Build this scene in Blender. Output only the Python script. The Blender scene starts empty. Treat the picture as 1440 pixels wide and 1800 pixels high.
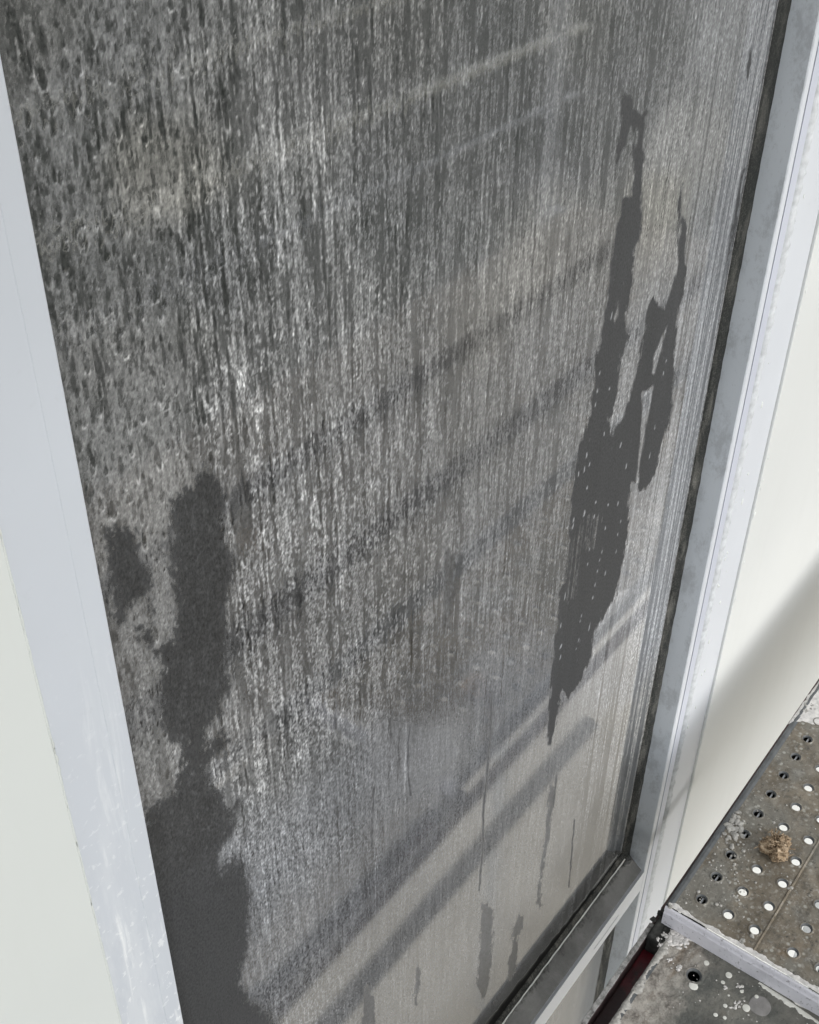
import bpy, bmesh, math, random
import numpy as np
from mathutils import Matrix, Vector, noise as mnoise

random.seed(7)
S = bpy.context.scene
C = S.collection

# ------------------------------------------------------------------ camera
# x runs along the facade (right), -y points out of the facade, z is up. The glass is the plane y = 0.
F_PX = 2100.0                                   # focal length in pixels of the 1440 x 1800 photograph
EYE = Vector((0.0, -0.486, 0.0))
AX = np.array([[0.6052, -0.4707, 0.6419],
               [-0.7960, -0.3677, 0.4809],
               [0.0097, -0.8020, -0.5972]])     # columns: image right, image down, view direction
u_, s_, vt_ = np.linalg.svd(AX)
AX = u_ @ vt_
cam = bpy.data.cameras.new('camera')
cam_o = bpy.data.objects.new('camera', cam)
C.objects.link(cam_o)
m = Matrix.Identity(4)
for i in range(3):
    m[i][0] = AX[i, 0]; m[i][1] = -AX[i, 1]; m[i][2] = -AX[i, 2]; m[i][3] = EYE[i]
cam_o.matrix_world = m
cam.sensor_fit = 'VERTICAL'
cam.sensor_height = 24.0
cam.sensor_width = 24.0
cam.lens = 24.0 * F_PX / 1800.0
cam.clip_start = 0.02
cam.clip_end = 2000.0
S.camera = cam_o

# ------------------------------------------------------------------ light
SUN_EL, SUN_AZ = math.radians(24), math.radians(184)      # azimuth measured from +y towards +x
world = bpy.data.worlds.new('World')
S.world = world
world.use_nodes = True
wn = world.node_tree
bg = wn.nodes['Background']
sky = wn.nodes.new('ShaderNodeTexSky')
sky.sky_type = 'NISHITA'
sky.sun_disc = False
sky.sun_elevation = SUN_EL
sky.sun_rotation = SUN_AZ
sky.dust_density = 1.6
sky.ozone_density = 1.0
hs = wn.nodes.new('ShaderNodeHueSaturation')
hs.inputs['Saturation'].default_value = 0.42              # hazy, overcast sky
wn.links.new(sky.outputs[0], hs.inputs['Color'])
haze = wn.nodes.new('ShaderNodeMix')                       # cloud cover evens the dome out
haze.data_type = 'RGBA'
haze.inputs[0].default_value = 0.65
haze.inputs[7].default_value = (4.6, 4.8, 5.05, 1)
wn.links.new(hs.outputs[0], haze.inputs[6])
wn.links.new(haze.outputs[2], bg.inputs[0])
bg.inputs[1].default_value = 0.15
sun = bpy.data.lights.new('sun', 'SUN')
sun.energy = 0.5
sun.angle = math.radians(38)
sun.color = (1.0, 0.99, 0.985)
sun_o = bpy.data.objects.new('sun', sun)
C.objects.link(sun_o)
sd = Vector((math.sin(SUN_AZ) * math.cos(SUN_EL), math.cos(SUN_AZ) * math.cos(SUN_EL), math.sin(SUN_EL)))
sun_o.rotation_euler = sd.to_track_quat('Z', 'Y').to_euler()
sun_o.location = (3, -6, 8)
S.view_settings.view_transform = 'Standard'
S.view_settings.look = 'None'
S.view_settings.gamma = 1.0
S.view_settings.use_curve_mapping = False
S.view_settings.exposure = 1.02

# ------------------------------------------------------------------ helpers
def project(x, y, z):
    c = AX.T @ np.stack([x - EYE[0], y - EYE[1] + 0 * x, z - EYE[2]]).reshape(3, -1)
    return 720 + F_PX * c[0] / c[2], 900 + F_PX * c[1] / c[2]

def at_z(px, py, z):
    """point on the horizontal plane z that the photograph shows at (px, py)"""
    r = AX @ np.array([px - 720.0, py - 900.0, F_PX])
    t = (z - EYE[2]) / r[2]
    return Vector((EYE[0] + r[0] * t, EYE[1] + r[1] * t, z))

def tag(o, label=None, cat=None, group=None, kind=None):
    if label: o['label'] = label
    if cat: o['category'] = cat
    if group: o['group'] = group
    if kind: o['kind'] = kind
    return o

def thing(name, label, cat, loc=(0, 0, 0), group=None):
    o = bpy.data.objects.new(name, None)
    C.objects.link(o)
    o.location = loc
    o.empty_display_size = 0.05
    return tag(o, label, cat, group)

def link(name, me, mat=None, parent=None, kind=None, label=None):
    o = bpy.data.objects.new(name, me)
    C.objects.link(o)
    if mat: me.materials.append(mat)
    if parent:
        o.parent = parent
        o.matrix_parent_inverse = Matrix.Translation(parent.location).inverted()
    if kind: o['kind'] = kind
    if label: o['label'] = label
    return o

def obj(name, bm, mat, parent=None, smooth=False, kind=None, label=None):
    me = bpy.data.meshes.new(name)
    bmesh.ops.recalc_face_normals(bm, faces=bm.faces)
    bm.to_mesh(me); bm.free()
    if smooth:
        me.polygons.foreach_set('use_smooth', [True] * len(me.polygons))
    return link(name, me, mat, parent, kind, label)

def add_box(bm, x0, x1, y0, y1, z0, z1, bevel=0.0):
    vs = [bm.verts.new((x, y, z)) for x in (x0, x1) for y in (y0, y1) for z in (z0, z1)]
    fs = [bm.faces.new([vs[i] for i in f]) for f in
          ((0, 1, 3, 2), (4, 6, 7, 5), (0, 4, 5, 1), (2, 3, 7, 6), (0, 2, 6, 4), (1, 5, 7, 3))]
    if bevel:
        es = {e for f in fs for e in f.edges}
        bmesh.ops.bevel(bm, geom=list(es), offset=bevel, segments=2, affect='EDGES', profile=0.5)

def add_tube(bm, a, b, r, n=20, inner=None):
    a, b = Vector(a), Vector(b)
    d = (b - a).normalized()
    u = d.orthogonal().normalized(); v = d.cross(u)
    def ring(p, rr): return [bm.verts.new(p + (u * math.cos(t) + v * math.sin(t)) * rr)
                             for t in [2 * math.pi * i / n for i in range(n)]]
    r0, r1 = ring(a, r), ring(b, r)
    for i in range(n):
        bm.faces.new((r0[i], r0[(i + 1) % n], r1[(i + 1) % n], r1[i]))
    if inner:
        i0, i1 = ring(a, inner), ring(b, inner)
        for i in range(n):
            j = (i + 1) % n
            bm.faces.new((i0[j], i0[i], i1[i], i1[j]))
            bm.faces.new((r0[j], r0[i], i0[i], i0[j]))
            bm.faces.new((r1[i], r1[j], i1[j], i1[i]))
    else:
        bm.faces.new(r0[::-1]); bm.faces.new(r1)

def add_prism(bm, prof, z0, z1, axis='z'):
    """prof: list of (x, y) for axis z, or (y, z) for axis x"""
    def P(p, t): return (p[0], p[1], t) if axis == 'z' else (t, p[0], p[1])
    a = [bm.verts.new(P(p, z0)) for p in prof]
    b = [bm.verts.new(P(p, z1)) for p in prof]
    n = len(prof)
    for i in range(n):
        bm.faces.new((a[i], a[(i + 1) % n], b[(i + 1) % n], b[i]))
    bm.faces.new(a[::-1]); bm.faces.new(b)

# ------------------------------------------------------------------ materials
class N:
    def __init__(self, name, rough=0.5, spec=0.5):
        self.m = bpy.data.materials.new(name); self.m.use_nodes = True
        self.t = self.m.node_tree; self.b = self.t.nodes['Principled BSDF']
        self.b.inputs['Roughness'].default_value = rough
        self.b.inputs['Specular IOR Level'].default_value = spec
        self.tc = self.t.nodes.new('ShaderNodeTexCoord')
    def link(self, a, b): self.t.links.new(a, b)
    def map(self, sc=(1, 1, 1), rot=(0, 0, 0)):
        n = self.t.nodes.new('ShaderNodeMapping')
        n.inputs['Scale'].default_value = sc; n.inputs['Rotation'].default_value = rot
        self.link(self.tc.outputs['Object'], n.inputs[0]); return n.outputs[0]
    def noise(self, scale, detail=4, rough=0.55, sc=(1, 1, 1), dist=0.0):
        n = self.t.nodes.new('ShaderNodeTexNoise')
        n.inputs['Scale'].default_value = scale; n.inputs['Detail'].default_value = detail
        n.inputs['Roughness'].default_value = rough; n.inputs['Distortion'].default_value = dist
        self.link(self.map(sc), n.inputs['Vector']); return n.outputs['Fac']
    def voro(self, scale, feature='F1', sc=(1, 1, 1)):
        n = self.t.nodes.new('ShaderNodeTexVoronoi')
        n.feature = feature; n.inputs['Scale'].default_value = scale
        self.link(self.map(sc), n.inputs['Vector']); return n.outputs['Distance']
    def ramp(self, fac, stops):
        n = self.t.nodes.new('ShaderNodeValToRGB'); e = n.color_ramp.elements
        while len(e) < len(stops): e.new(0.5)
        for k, (p, c) in zip(e, stops):
            k.position = p; k.color = (c, c, c, 1) if isinstance(c, (int, float)) else (*c, 1)
        self.link(fac, n.inputs[0]); return n.outputs[0]
    def mix(self, fac, a, b, mode='MIX'):
        n = self.t.nodes.new('ShaderNodeMix'); n.data_type = 'RGBA'; n.blend_type = mode
        for i, v in ((0, fac), (6, a), (7, b)):
            s = n.inputs[i]
            if isinstance(v, (int, float)): s.default_value = v if i == 0 else (v, v, v, 1)
            elif isinstance(v, tuple): s.default_value = (*v, 1)
            else: self.link(v, s)
        return n.outputs[2]
    def math(self, op, a, b=0.0):
        n = self.t.nodes.new('ShaderNodeMath'); n.operation = op
        for s, v in zip(n.inputs, (a, b)):
            if isinstance(v, (int, float)): s.default_value = v
            else: self.link(v, s)
        return n.outputs[0]
    def coord(self, axis):
        n = self.t.nodes.new('ShaderNodeSeparateXYZ'); self.link(self.tc.outputs['Object'], n.inputs[0])
        return n.outputs[axis]
    def color(self, c):
        if isinstance(c, tuple): self.b.inputs['Base Color'].default_value = (*c, 1)
        else: self.link(c, self.b.inputs['Base Color'])
    def rough(self, r): self.link(r, self.b.inputs['Roughness'])
    def bump(self, h, strength=0.3, dist=0.001):
        n = self.t.nodes.new('ShaderNodeBump'); n.inputs['Strength'].default_value = strength
        n.inputs['Distance'].default_value = dist
        self.link(h, n.inputs['Height']); self.link(n.outputs[0], self.b.inputs['Normal'])

def plain(name, col, rough=0.5, spec=0.5, var=0.12, scale=30):
    M = N(name, rough, spec)
    f = M.noise(scale, 5)
    M.color(M.ramp(f, [(0.3, tuple(c * (1 - var) for c in col)), (0.7, tuple(min(1, c * (1 + var)) for c in col))]))
    M.bump(M.noise(scale * 12, 3), 0.15, 0.0006)
    return M.m

# white wall panel: smooth paint with faint dust specks
def wall_mat(name, col):
    M = N(name, 0.32, 0.5)
    c = M.ramp(M.noise(3.0, 4), [(0.35, tuple(k * 0.965 for k in col)), (0.65, col)])
    speck = M.ramp(M.voro(70), [(0.0, 1.0), (0.035, 0.0)])
    gate = M.ramp(M.noise(9, 2), [(0.48, 0.0), (0.60, 1.0)])
    ru = M.ramp(M.noise(16, 7, 0.7, sc=(1, 1, 0.12)), [(0.50, 0.0), (0.75, 0.10)])
    c = M.mix(ru, c, (0.5, 0.49, 0.45))
    ds = M.ramp(M.noise(240, 4, 0.7), [(0.69, 0.0), (0.76, 0.35)])
    c = M.mix(M.math('MULTIPLY', ds, gate), c, (0.35, 0.34, 0.31))
    c = M.mix(M.math('MULTIPLY', M.math('MULTIPLY', speck, gate), 0.5), c, (0.88, 0.89, 0.86))
    M.color(c)
    M.bump(M.noise(220, 3), 0.06, 0.0004)
    return M.m
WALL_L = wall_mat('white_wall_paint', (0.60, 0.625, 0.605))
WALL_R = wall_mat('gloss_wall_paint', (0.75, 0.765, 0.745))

# powder coated aluminium, scuffed with paler dried splashes that gather towards the sill
def frame_mat(name, col, scuff=1.0, grime=0.10):
    M = N(name, 0.36, 0.5)
    c = M.ramp(M.noise(5, 4), [(0.3, tuple(k * 0.94 for k in col)), (0.7, col)])
    st = M.ramp(M.noise(70, 6, 0.7, sc=(1, 1, 0.08), dist=0.4), [(0.56, 0.0), (0.66, 1.0)])
    low = M.ramp(M.math('MULTIPLY', M.math('ADD', M.coord(2), 0.45), -2.4), [(0.0, 0.0), (0.8, 1.0)])
    c = M.mix(M.math('MULTIPLY', M.math('MULTIPLY', st, low), 0.34 * scuff), c, (0.86, 0.87, 0.86))
    fl = M.ramp(M.noise(140, 4, 0.6), [(0.60, 0.0), (0.66, 1.0)])
    c = M.mix(M.math('MULTIPLY', M.math('MULTIPLY', fl, low), 0.24 * scuff), c, (0.88, 0.89, 0.88))
    pa = M.ramp(M.noise(17, 7, 0.72, sc=(1.6, 1, 0.35)), [(0.52, 0.0), (0.62, 1.0)])
    c = M.mix(M.math('MULTIPLY', M.math('MULTIPLY', pa, low), 0.24 * min(1, scuff)), c, (0.72, 0.74, 0.74))
    dk = M.ramp(M.noise(48, 6, 0.75), [(0.62, 0.0), (0.70, 1.0)])
    c = M.mix(M.math('MULTIPLY', dk, grime), c, (0.3, 0.31, 0.33))
    if grime > 0.2:
        mo = M.ramp(M.noise(24, 9, 0.78, sc=(1, 1, 0.6)), [(0.50, 0.0), (0.60, 0.42)])
        c = M.mix(mo, c, (0.27, 0.28, 0.29))
        c = M.mix(M.ramp(M.noise(300, 5, 0.7, sc=(1, 1, 0.4)), [(0.60, 0.0), (0.70, 0.3)]), c, (0.2, 0.2, 0.2))
    M.color(c)
    M.bump(M.noise(400, 3, sc=(1, 1, 0.3)), 0.08, 0.0004)
    return M.m
FRAME = frame_mat('powder_coated_frame', (0.52, 0.55, 0.59), 1.7)
FRAME_REVEAL = frame_mat('powder_coated_frame_clean', (0.60, 0.635, 0.67), 0.0, 0.45)
FRONT = frame_mat('white_frame_edge', (0.68, 0.705, 0.74), 0.1)

LAVENDER = frame_mat('pale_lavender_cover', (0.58, 0.605, 0.68), 0.1)

M = N('rubber_gasket', 0.6, 0.3)
sp = M.mix(0.5, M.ramp(M.noise(420, 4, 0.7), [(0.50, 0.0), (0.66, 1.0)]), M.ramp(M.noise(60, 7, 0.75, sc=(1, 1, 0.25)), [(0.48, 0.0), (0.62, 1.0)]))
dust = M.ramp(M.math('MULTIPLY', M.math('ADD', M.coord(2), 0.35), -0.8), [(0.0, 0.35), (0.6, 1.0)])
M.color(M.mix(M.math('MULTIPLY', sp, dust), (0.014, 0.016, 0.015), (0.20, 0.195, 0.175)))
M.bump(M.noise(500, 3), 0.5, 0.0008)
GASKET = M.m

M = N('sill_dirt', 0.75, 0.25)
c = M.ramp(M.noise(14, 6, 0.65), [(0.3, (0.13, 0.132, 0.13)), (0.7, (0.31, 0.312, 0.305))])
moss = M.math('MULTIPLY', M.ramp(M.math('ADD', M.math('ADD', M.coord(1), 0.012), M.math('MULTIPLY', M.math('SUBTRACT', M.noise(60, 6, 0.75), 0.5), 0.045)), [(-0.0, 0.0), (0.010, 1.0)]), 0.9)
c = M.mix(moss, c, (0.012, 0.014, 0.011))
c = M.mix(M.ramp(M.noise(160, 5, 0.7), [(0.64, 0.0), (0.74, 0.6)]), c, (0.2, 0.2, 0.18))
M.color(c); M.bump(M.noise(180, 6, 0.7), 0.9, 0.002)
SILL_DIRT = M.m

M = N('caulk', 0.55, 0.4)
M.color(M.ramp(M.noise(60, 5), [(0.3, (0.66, 0.68, 0.66)), (0.7, (0.80, 0.81, 0.78))]))
M.bump(M.noise(160, 4), 0.5, 0.002)
CAULK = M.m
LUMP = plain('crusted_sealant', (0.27, 0.27, 0.26), 0.8, 0.2, 0.4, 120)
BEAD = plain('old_caulk_bead', (0.60, 0.62, 0.635), 0.6, 0.35, 0.18, 90)

# galvanised scaffold deck under years of dust, mortar and rust
def deck_mat(name, base, light, mortar, near=False):
    M = N(name, 0.55, 0.35)
    c = M.ramp(M.noise(26, 9, 0.70), [(0.38, base), (0.60, light)])
    streak = M.ramp(M.noise(30, 6, 0.6, sc=(0.15, 1, 1)), [(0.45, 0.0), (0.75, 0.5)])
    c = M.mix(streak, c, tuple(k * 0.72 for k in base))
    grey = M.ramp(M.noise(9, 5, 0.6, sc=(1, 1.4, 1)), [(0.5, 0.0), (0.62, 0.8)])
    c = M.mix(grey, c, (0.19, 0.182, 0.155))
    # mortar bloom: round pale spots in drifts
    v = M.ramp(M.voro(95), [(0.16, 1.0), (0.30, 0.0)])
    gate = M.ramp(M.noise(22, 4, 0.6), [(0.44, 0.0), (0.54, 1.0)])
    c = M.mix(M.math('MULTIPLY', M.math('MULTIPLY', v, gate), mortar), c, (0.42, 0.41, 0.36))
    c = M.mix(M.ramp(M.noise(150, 7, 0.78), [(0.54, 0.0), (0.66, mortar)]), c, (0.38, 0.36, 0.32))
    c = M.mix(M.ramp(M.noise(42, 7, 0.74), [(0.55, 0.0), (0.66, 0.5 * mortar)]), c, (0.34, 0.33, 0.29))
    c = M.mix(M.ramp(M.noise(38, 7, 0.74, sc=(1, 1.3, 3)), [(0.34, 0.65), (0.46, 0.0)]), c, (0.075, 0.068, 0.055))
    c = M.mix(M.ramp(M.noise(110, 6, 0.75, sc=(1, 1, 2)), [(0.34, 0.8), (0.44, 0.0)]), c, (0.045, 0.043, 0.038))
    rust = M.ramp(M.noise(11, 5, 0.65), [(0.60, 0.0), (0.72, 0.55)])
    c = M.mix(rust, c, (0.22, 0.135, 0.06))
    M.color(c)
    M.rough(M.ramp(M.noise(20, 5), [(0.3, 0.42), (0.7, 0.7)]))
    M.bump(M.noise(130, 7, 0.7), 0.75, 0.0022)
    return M.m
DECK = deck_mat('dusty_galvanised_deck', (0.135, 0.112, 0.080), (0.245, 0.210, 0.158), 0.85)
DECK_FAR = deck_mat('dusty_galvanised_plank', (0.17, 0.155, 0.13), (0.28, 0.26, 0.225), 0.4)
M = N('mortar_crusted_deck', 0.6, 0.35)
c = M.ramp(M.noise(20, 8, 0.65), [(0.36, (0.12, 0.122, 0.108)), (0.62, (0.25, 0.24, 0.205))])
edge = M.ramp(M.math('ADD', M.math('MULTIPLY', M.coord(1), 1.0), M.math('MULTIPLY', M.noise(24, 6, 0.7), 0.16)),
              [(0.0, 0.0), (0.16, 0.0)])
ygrad = M.math('ADD', M.math('MULTIPLY', M.math('ADD', M.coord(1), 0.265), 9.0), M.math('SUBTRACT', M.noise(34, 7, 0.7), 0.5))
cem = M.ramp(ygrad, [(0.0, 0.0), (0.36, 0.95)])
c = M.mix(cem, c, M.ramp(M.noise(60, 7, 0.75), [(0.34, (0.14, 0.12, 0.10)), (0.56, (0.52, 0.48, 0.42))]))
c = M.mix(M.ramp(M.noise(75, 7, 0.75), [(0.60, 0.0), (0.70, 0.8)]), c, (0.45, 0.44, 0.39))
c = M.mix(M.ramp(M.noise(95, 6, 0.75, sc=(1, 1, 2)), [(0.28, 0.8), (0.42, 0.0)]), c, (0.04, 0.04, 0.036))
c = M.mix(M.ramp(M.noise(13, 5, 0.65, sc=(1, 2.5, 1)), [(0.60, 0.0), (0.72, 0.5)]), c, (0.17, 0.11, 0.055))
groove_shade = M.ramp(M.math('ABSOLUTE', M.math('ADD', M.math('ADD', M.coord(1), 0.298), M.math('MULTIPLY', M.math('SUBTRACT', M.noise(22, 5), 0.5), 0.02))), [(0.006, 1.0), (0.020, 0.0)])
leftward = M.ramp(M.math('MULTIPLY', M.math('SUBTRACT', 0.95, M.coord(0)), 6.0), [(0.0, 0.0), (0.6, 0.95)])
c = M.mix(M.math('MULTIPLY', groove_shade, leftward), c, (0.022, 0.021, 0.019))  # dark stripe painted as the shade of a groove, fading out rightwards
M.color(c); M.bump(M.noise(95, 8, 0.72), 1.0, 0.005)
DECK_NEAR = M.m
STEEL_DARK = plain('weathered_edge_hole_shade', (0.10, 0.105, 0.105), 0.5, 0.5, 0.3, 60)
M = N('galvanised_end_bar', 0.42, 0.6)
c = M.ramp(M.noise(26, 6, 0.6), [(0.3, (0.56, 0.55, 0.58)), (0.7, (0.72, 0.71, 0.75))])
c = M.mix(M.ramp(M.noise(170, 5, 0.7), [(0.33, 0.7), (0.42, 0.0)]), c, (0.10, 0.09, 0.09))
M.color(c); M.bump(M.noise(120, 5), 0.3, 0.001)
END_BAR = M.m
PAINT = plain('dried_white_paint', (0.74, 0.73, 0.66), 0.5, 0.4, 0.08, 120)
MORTAR = plain('mortar_crust', (0.40, 0.385, 0.35), 0.85, 0.2, 0.35, 160)
CRUST = plain('white_plaster_crust', (0.66, 0.635, 0.60), 0.8, 0.25, 0.22, 130)
DARK_GAP = plain('hole_shade_black', (0.03, 0.03, 0.028), 0.7, 0.3, 0.5, 90)  # black painted in place of the shade beneath the deck holes
GRIME = plain('grimy_black_steel', (0.055, 0.055, 0.050), 0.8, 0.2, 0.6, 110)
GALV = plain('galvanised_tube', (0.55, 0.56, 0.57), 0.4, 0.5, 0.15, 25)
M = N('red_painted_steel', 0.45, 0.45)
c = M.ramp(M.noise(30, 6, 0.7), [(0.3, (0.07, 0.012, 0.016)), (0.65, (0.24, 0.018, 0.03))])
c = M.mix(M.ramp(M.noise(70, 6, 0.75, sc=(0.5, 1, 1)), [(0.52, 0.0), (0.66, 0.85)]), c, (0.05, 0.04, 0.037))
left_dark = M.ramp(M.math('ADD', M.math('MULTIPLY', M.math('SUBTRACT', 0.955, M.coord(0)), 9.0), M.math('SUBTRACT', M.noise(40, 5), 0.5)), [(0.0, 0.0), (0.5, 0.9)])
c = M.mix(left_dark, c, (0.028, 0.02, 0.018))  # red turns darker towards the left
M.color(c); M.bump(M.noise(140, 5), 0.6, 0.0015)
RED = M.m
REDFACE = plain('dull_red_black_steel', (0.085, 0.055, 0.052), 0.6, 0.3, 0.5, 60)
M = N('dusty_steel_lip', 0.7, 0.3)
M.color(M.ramp(M.noise(120, 6, 0.75), [(0.34, (0.07, 0.066, 0.06)), (0.6, (0.38, 0.37, 0.35))]))
M.bump(M.noise(200, 5), 0.6, 0.0015)
LIP = M.m
M = N('dry_fibre', 0.85, 0.2)
M.color(M.ramp(M.noise(150, 6, 0.7), [(0.34, (0.085, 0.055, 0.032)), (0.5, (0.36, 0.265, 0.17)), (0.66, (0.58, 0.47, 0.34))]))
M.bump(M.noise(260, 5), 0.8, 0.002)
FIBRE = M.m
M = N('ground_cover', 0.9, 0.2)
M.color(M.ramp(M.noise(0.25, 8, 0.65), [(0.35, (0.07, 0.075, 0.06)), (0.6, (0.13, 0.13, 0.115)), (0.75, (0.19, 0.185, 0.175))]))
GROUND = M.m
M = N('pale_paving', 0.8, 0.3)
M.color(M.ramp(M.noise(2.0, 6, 0.6), [(0.3, (0.43, 0.395, 0.335)), (0.7, (0.54, 0.50, 0.43))]))
PAVE = M.m

# ------------------------------------------------------------------ setting: ground
bm = bmesh.new(); add_box(bm, -400, 400, -500, 300, -6.3, -6.0)
tag(obj('ground', bm, GROUND), kind='structure')
bm = bmesh.new(); add_box(bm, -30, 30, -4.5, -0.2, -6.1, -5.9, 0.01)
tag(obj('pavement', bm, PAVE), kind='structure')

# ------------------------------------------------------------------ wall panels
XL, XR = 0.3085, 1.2966                 # inner edges of the two jambs
WL, WR = 0.2545, 1.457                  # where the white wall begins on either side
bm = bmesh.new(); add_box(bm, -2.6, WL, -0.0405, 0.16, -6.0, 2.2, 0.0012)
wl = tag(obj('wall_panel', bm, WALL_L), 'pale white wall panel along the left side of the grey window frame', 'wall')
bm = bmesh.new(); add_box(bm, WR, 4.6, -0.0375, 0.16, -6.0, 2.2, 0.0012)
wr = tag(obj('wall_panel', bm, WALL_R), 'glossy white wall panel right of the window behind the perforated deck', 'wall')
for z0, z1, l in ((1.05, 2.2, 'above'), (-6.0, -3.4, 'below')):
    bm = bmesh.new(); add_box(bm, WL - 0.02, WR + 0.02, 0.0, 0.16, z0, z1)
    tag(obj('wall_panel', bm, WALL_L), 'white wall panel %s the tall window' % l, 'wall')

# ------------------------------------------------------------------ window
win = thing('window', 'tall aluminium framed window with a stained grimy glass pane above a dirty sill', 'window', (0.8, 0, -1.75))
ZB, ZT = -3.38, 1.04
# right jamb: reveal, white front edge, groove, flange, stepped rim
bm = bmesh.new()
add_prism(bm, [(XR, 0.03), (XR, -0.0372), (XR + 0.0006, -0.038), (XR + 0.003, -0.038), (XR + 0.003, 0.03)], ZB, ZT)
obj('jamb_reveal', bm, FRAME_REVEAL, win)
bm = bmesh.new()
x = XR + 0.003
add_prism(bm, [(x, -0.030), (x, -0.0382), (x + 0.0118, -0.0382), (x + 0.0122, -0.0376), (x + 0.0122, -0.0335),
               (x + 0.0140, -0.0335), (x + 0.0140, -0.0366), (x + 0.0145, -0.0372), (x + 0.0352, -0.0372), (x + 0.036, -0.0362), (x + 0.036, -0.027),
               (x + 0.056, -0.027), (x + 0.056, 0.03), (x, 0.03)], ZB, ZT)
obj('jamb', bm, FRONT, win)
bm = bmesh.new(); add_box(bm, x + 0.0150, x + 0.0350, -0.0386, -0.0375, ZB, ZT, 0.0003)
obj('glazing_cover', bm, LAVENDER, win)
bm = bmesh.new(); add_box(bm, x + 0.0364, x + 0.0570, -0.0280, -0.0268, ZB, ZT)
obj('stepped_rim', bm, FRAME, win)
# left jamb
bm = bmesh.new()
add_prism(bm, [(XL, 0.03), (XL, -0.0372), (XL - 0.0008, -0.038), (XL - 0.0146, -0.038), (XL - 0.0151, -0.0376),
               (WL - 0.01, -0.0376), (WL - 0.01, 0.03)], ZB, ZT)
obj('jamb', bm, FRAME, win, label='blue grey jamb scuffed with white dried splashes')
# head
bm = bmesh.new(); add_box(bm, XL, XR, -0.036, 0.03, 0.98, 1.04, 0.0006)
obj('head_rail', bm, FRAME, win)

# transom: sloping dirty sill above, white front face with a drainage slot
ZS, ZF0, ZF1 = -1.727, -1.7515, -1.8035
bm = bmesh.new()
add_prism(bm, [(0.028, ZS + 0.006), (0.0, ZS), (-0.0345, ZF0 - 0.0005), (-0.0345, ZF1), (0.028, ZF1)], XL, XR, 'x')
obj('transom', bm, FRAME, win)
# dirt layer on the slope, a real uneven skin
def skin(nx, ny, f, name, mat, parent, kind=None, label=None):
    vs = [f(i / nx, j / ny) for j in range(ny + 1) for i in range(nx + 1)]
    fs = [(j * (nx + 1) + i, j * (nx + 1) + i + 1, (j + 1) * (nx + 1) + i + 1, (j + 1) * (nx + 1) + i)
          for j in range(ny) for i in range(nx)]
    me = bpy.data.meshes.new(name); me.from_pydata(vs, [], fs); me.update()
    me.polygons.foreach_set('use_smooth', [True] * len(me.polygons))
    return link(name, me, mat, parent, kind, label)
def dirt(u, v):
    xx = XL + 0.002 + u * (XR - XL - 0.004)
    y = -0.001 - v * 0.0328
    z = ZS + (y / -0.0345) * (ZF0 - ZS) + 0.0012
    n = mnoise.fractal(Vector((xx * 60, y * 60, 3)), 1.0, 2.0, 5)
    z += 0.0016 * max(0, n) * (1 - 0.8 * v) + 0.004 * max(0, 0.25 - v) * (1 + n)
    z += 0.005 * math.exp(-((xx - XR + 0.016) / 0.012) ** 2 - ((y + 0.008) / 0.009) ** 2) * (1 + 0.7 * n)
    return (xx, y, z)
skin(700, 30, dirt, 'sill_dirt', SILL_DIRT, win, 'stuff', 'black and grey grime caked on the sill')
bm = bmesh.new()
for k in range(16):
    a_ = random.random() * 6.28; q_ = random.uniform(0, 0.008)
    mt = Matrix.Translation((XR - 0.016 + q_ * math.cos(a_), -0.0105 + 0.7 * q_ * math.sin(a_), ZS - 0.0035 + random.uniform(0, 0.003))) @ Matrix.Diagonal((random.uniform(.003, .006), random.uniform(.003, .005), random.uniform(.0012, .003), 1))
    bmesh.ops.create_icosphere(bm, subdivisions=2, radius=1, matrix=mt)
obj('sealant_lump', bm, LUMP, win, True, 'stuff', 'crusted grey sealant in the sill corner')
# front face plates round the drainage slot
SX0, SX1, SZ0, SZ1 = 1.128, 1.212, -1.7835, -1.7800
bm = bmesh.new()
yf0, yf1 = -0.0345, -0.0386
for a in ((XL + 0.0005, SX0, ZF1 - 0.001, ZF0), (SX1, XR - 0.0002, ZF1 - 0.001, ZF0), (SX0, SX1, ZF1 - 0.001, SZ0), (SX0, SX1, SZ1, ZF0)):
    add_box(bm, a[0], a[1], yf1, yf0, a[2], a[3])
obj('transom_front', bm, FRONT, win, label='narrow white front edge of the sill with a drainage slot')

# gaskets
def gasket_run(name, prof, t0, t1, axis, n, amp):
    m_ = len(prof)
    vs, fs = [], []
    for i in range(n + 1):
        t = t0 + (t1 - t0) * i / n
        for k, p in enumerate(prof):
            j = amp * mnoise.noise(Vector((t * 70, k * 3.1, 1.7)))
            vs.append((p[0] + j, p[1] + j * 0.6, t) if axis == 'z' else (t, p[0] + j, p[1] + j))
    for i in range(n):
        for k in range(m_ - 1):
            a = i * m_ + k
            fs.append((a, a + 1, a + m_ + 1, a + m_))
    me = bpy.data.meshes.new(name); me.from_pydata(vs, [], fs); me.update()
    me.polygons.foreach_set('use_smooth', [True] * len(me.polygons))
    return link(name, me, GASKET, win)
gasket_run('gasket', [(XR - 0.0212, 0.002), (XR - 0.0202, -0.0016), (XR - 0.0175, -0.0026), (XR - 0.009, -0.0052), (XR + 0.0005, -0.0062)], -1.728, 0.98, 'z', 900, 0.0011)
gasket_run('gasket', [(XL + 0.012, 0.002), (XL + 0.011, -0.002), (XL + 0.006, -0.005), (XL - 0.0005, -0.006)], -1.728, 0.98, 'z', 300, 0.0003)
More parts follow.
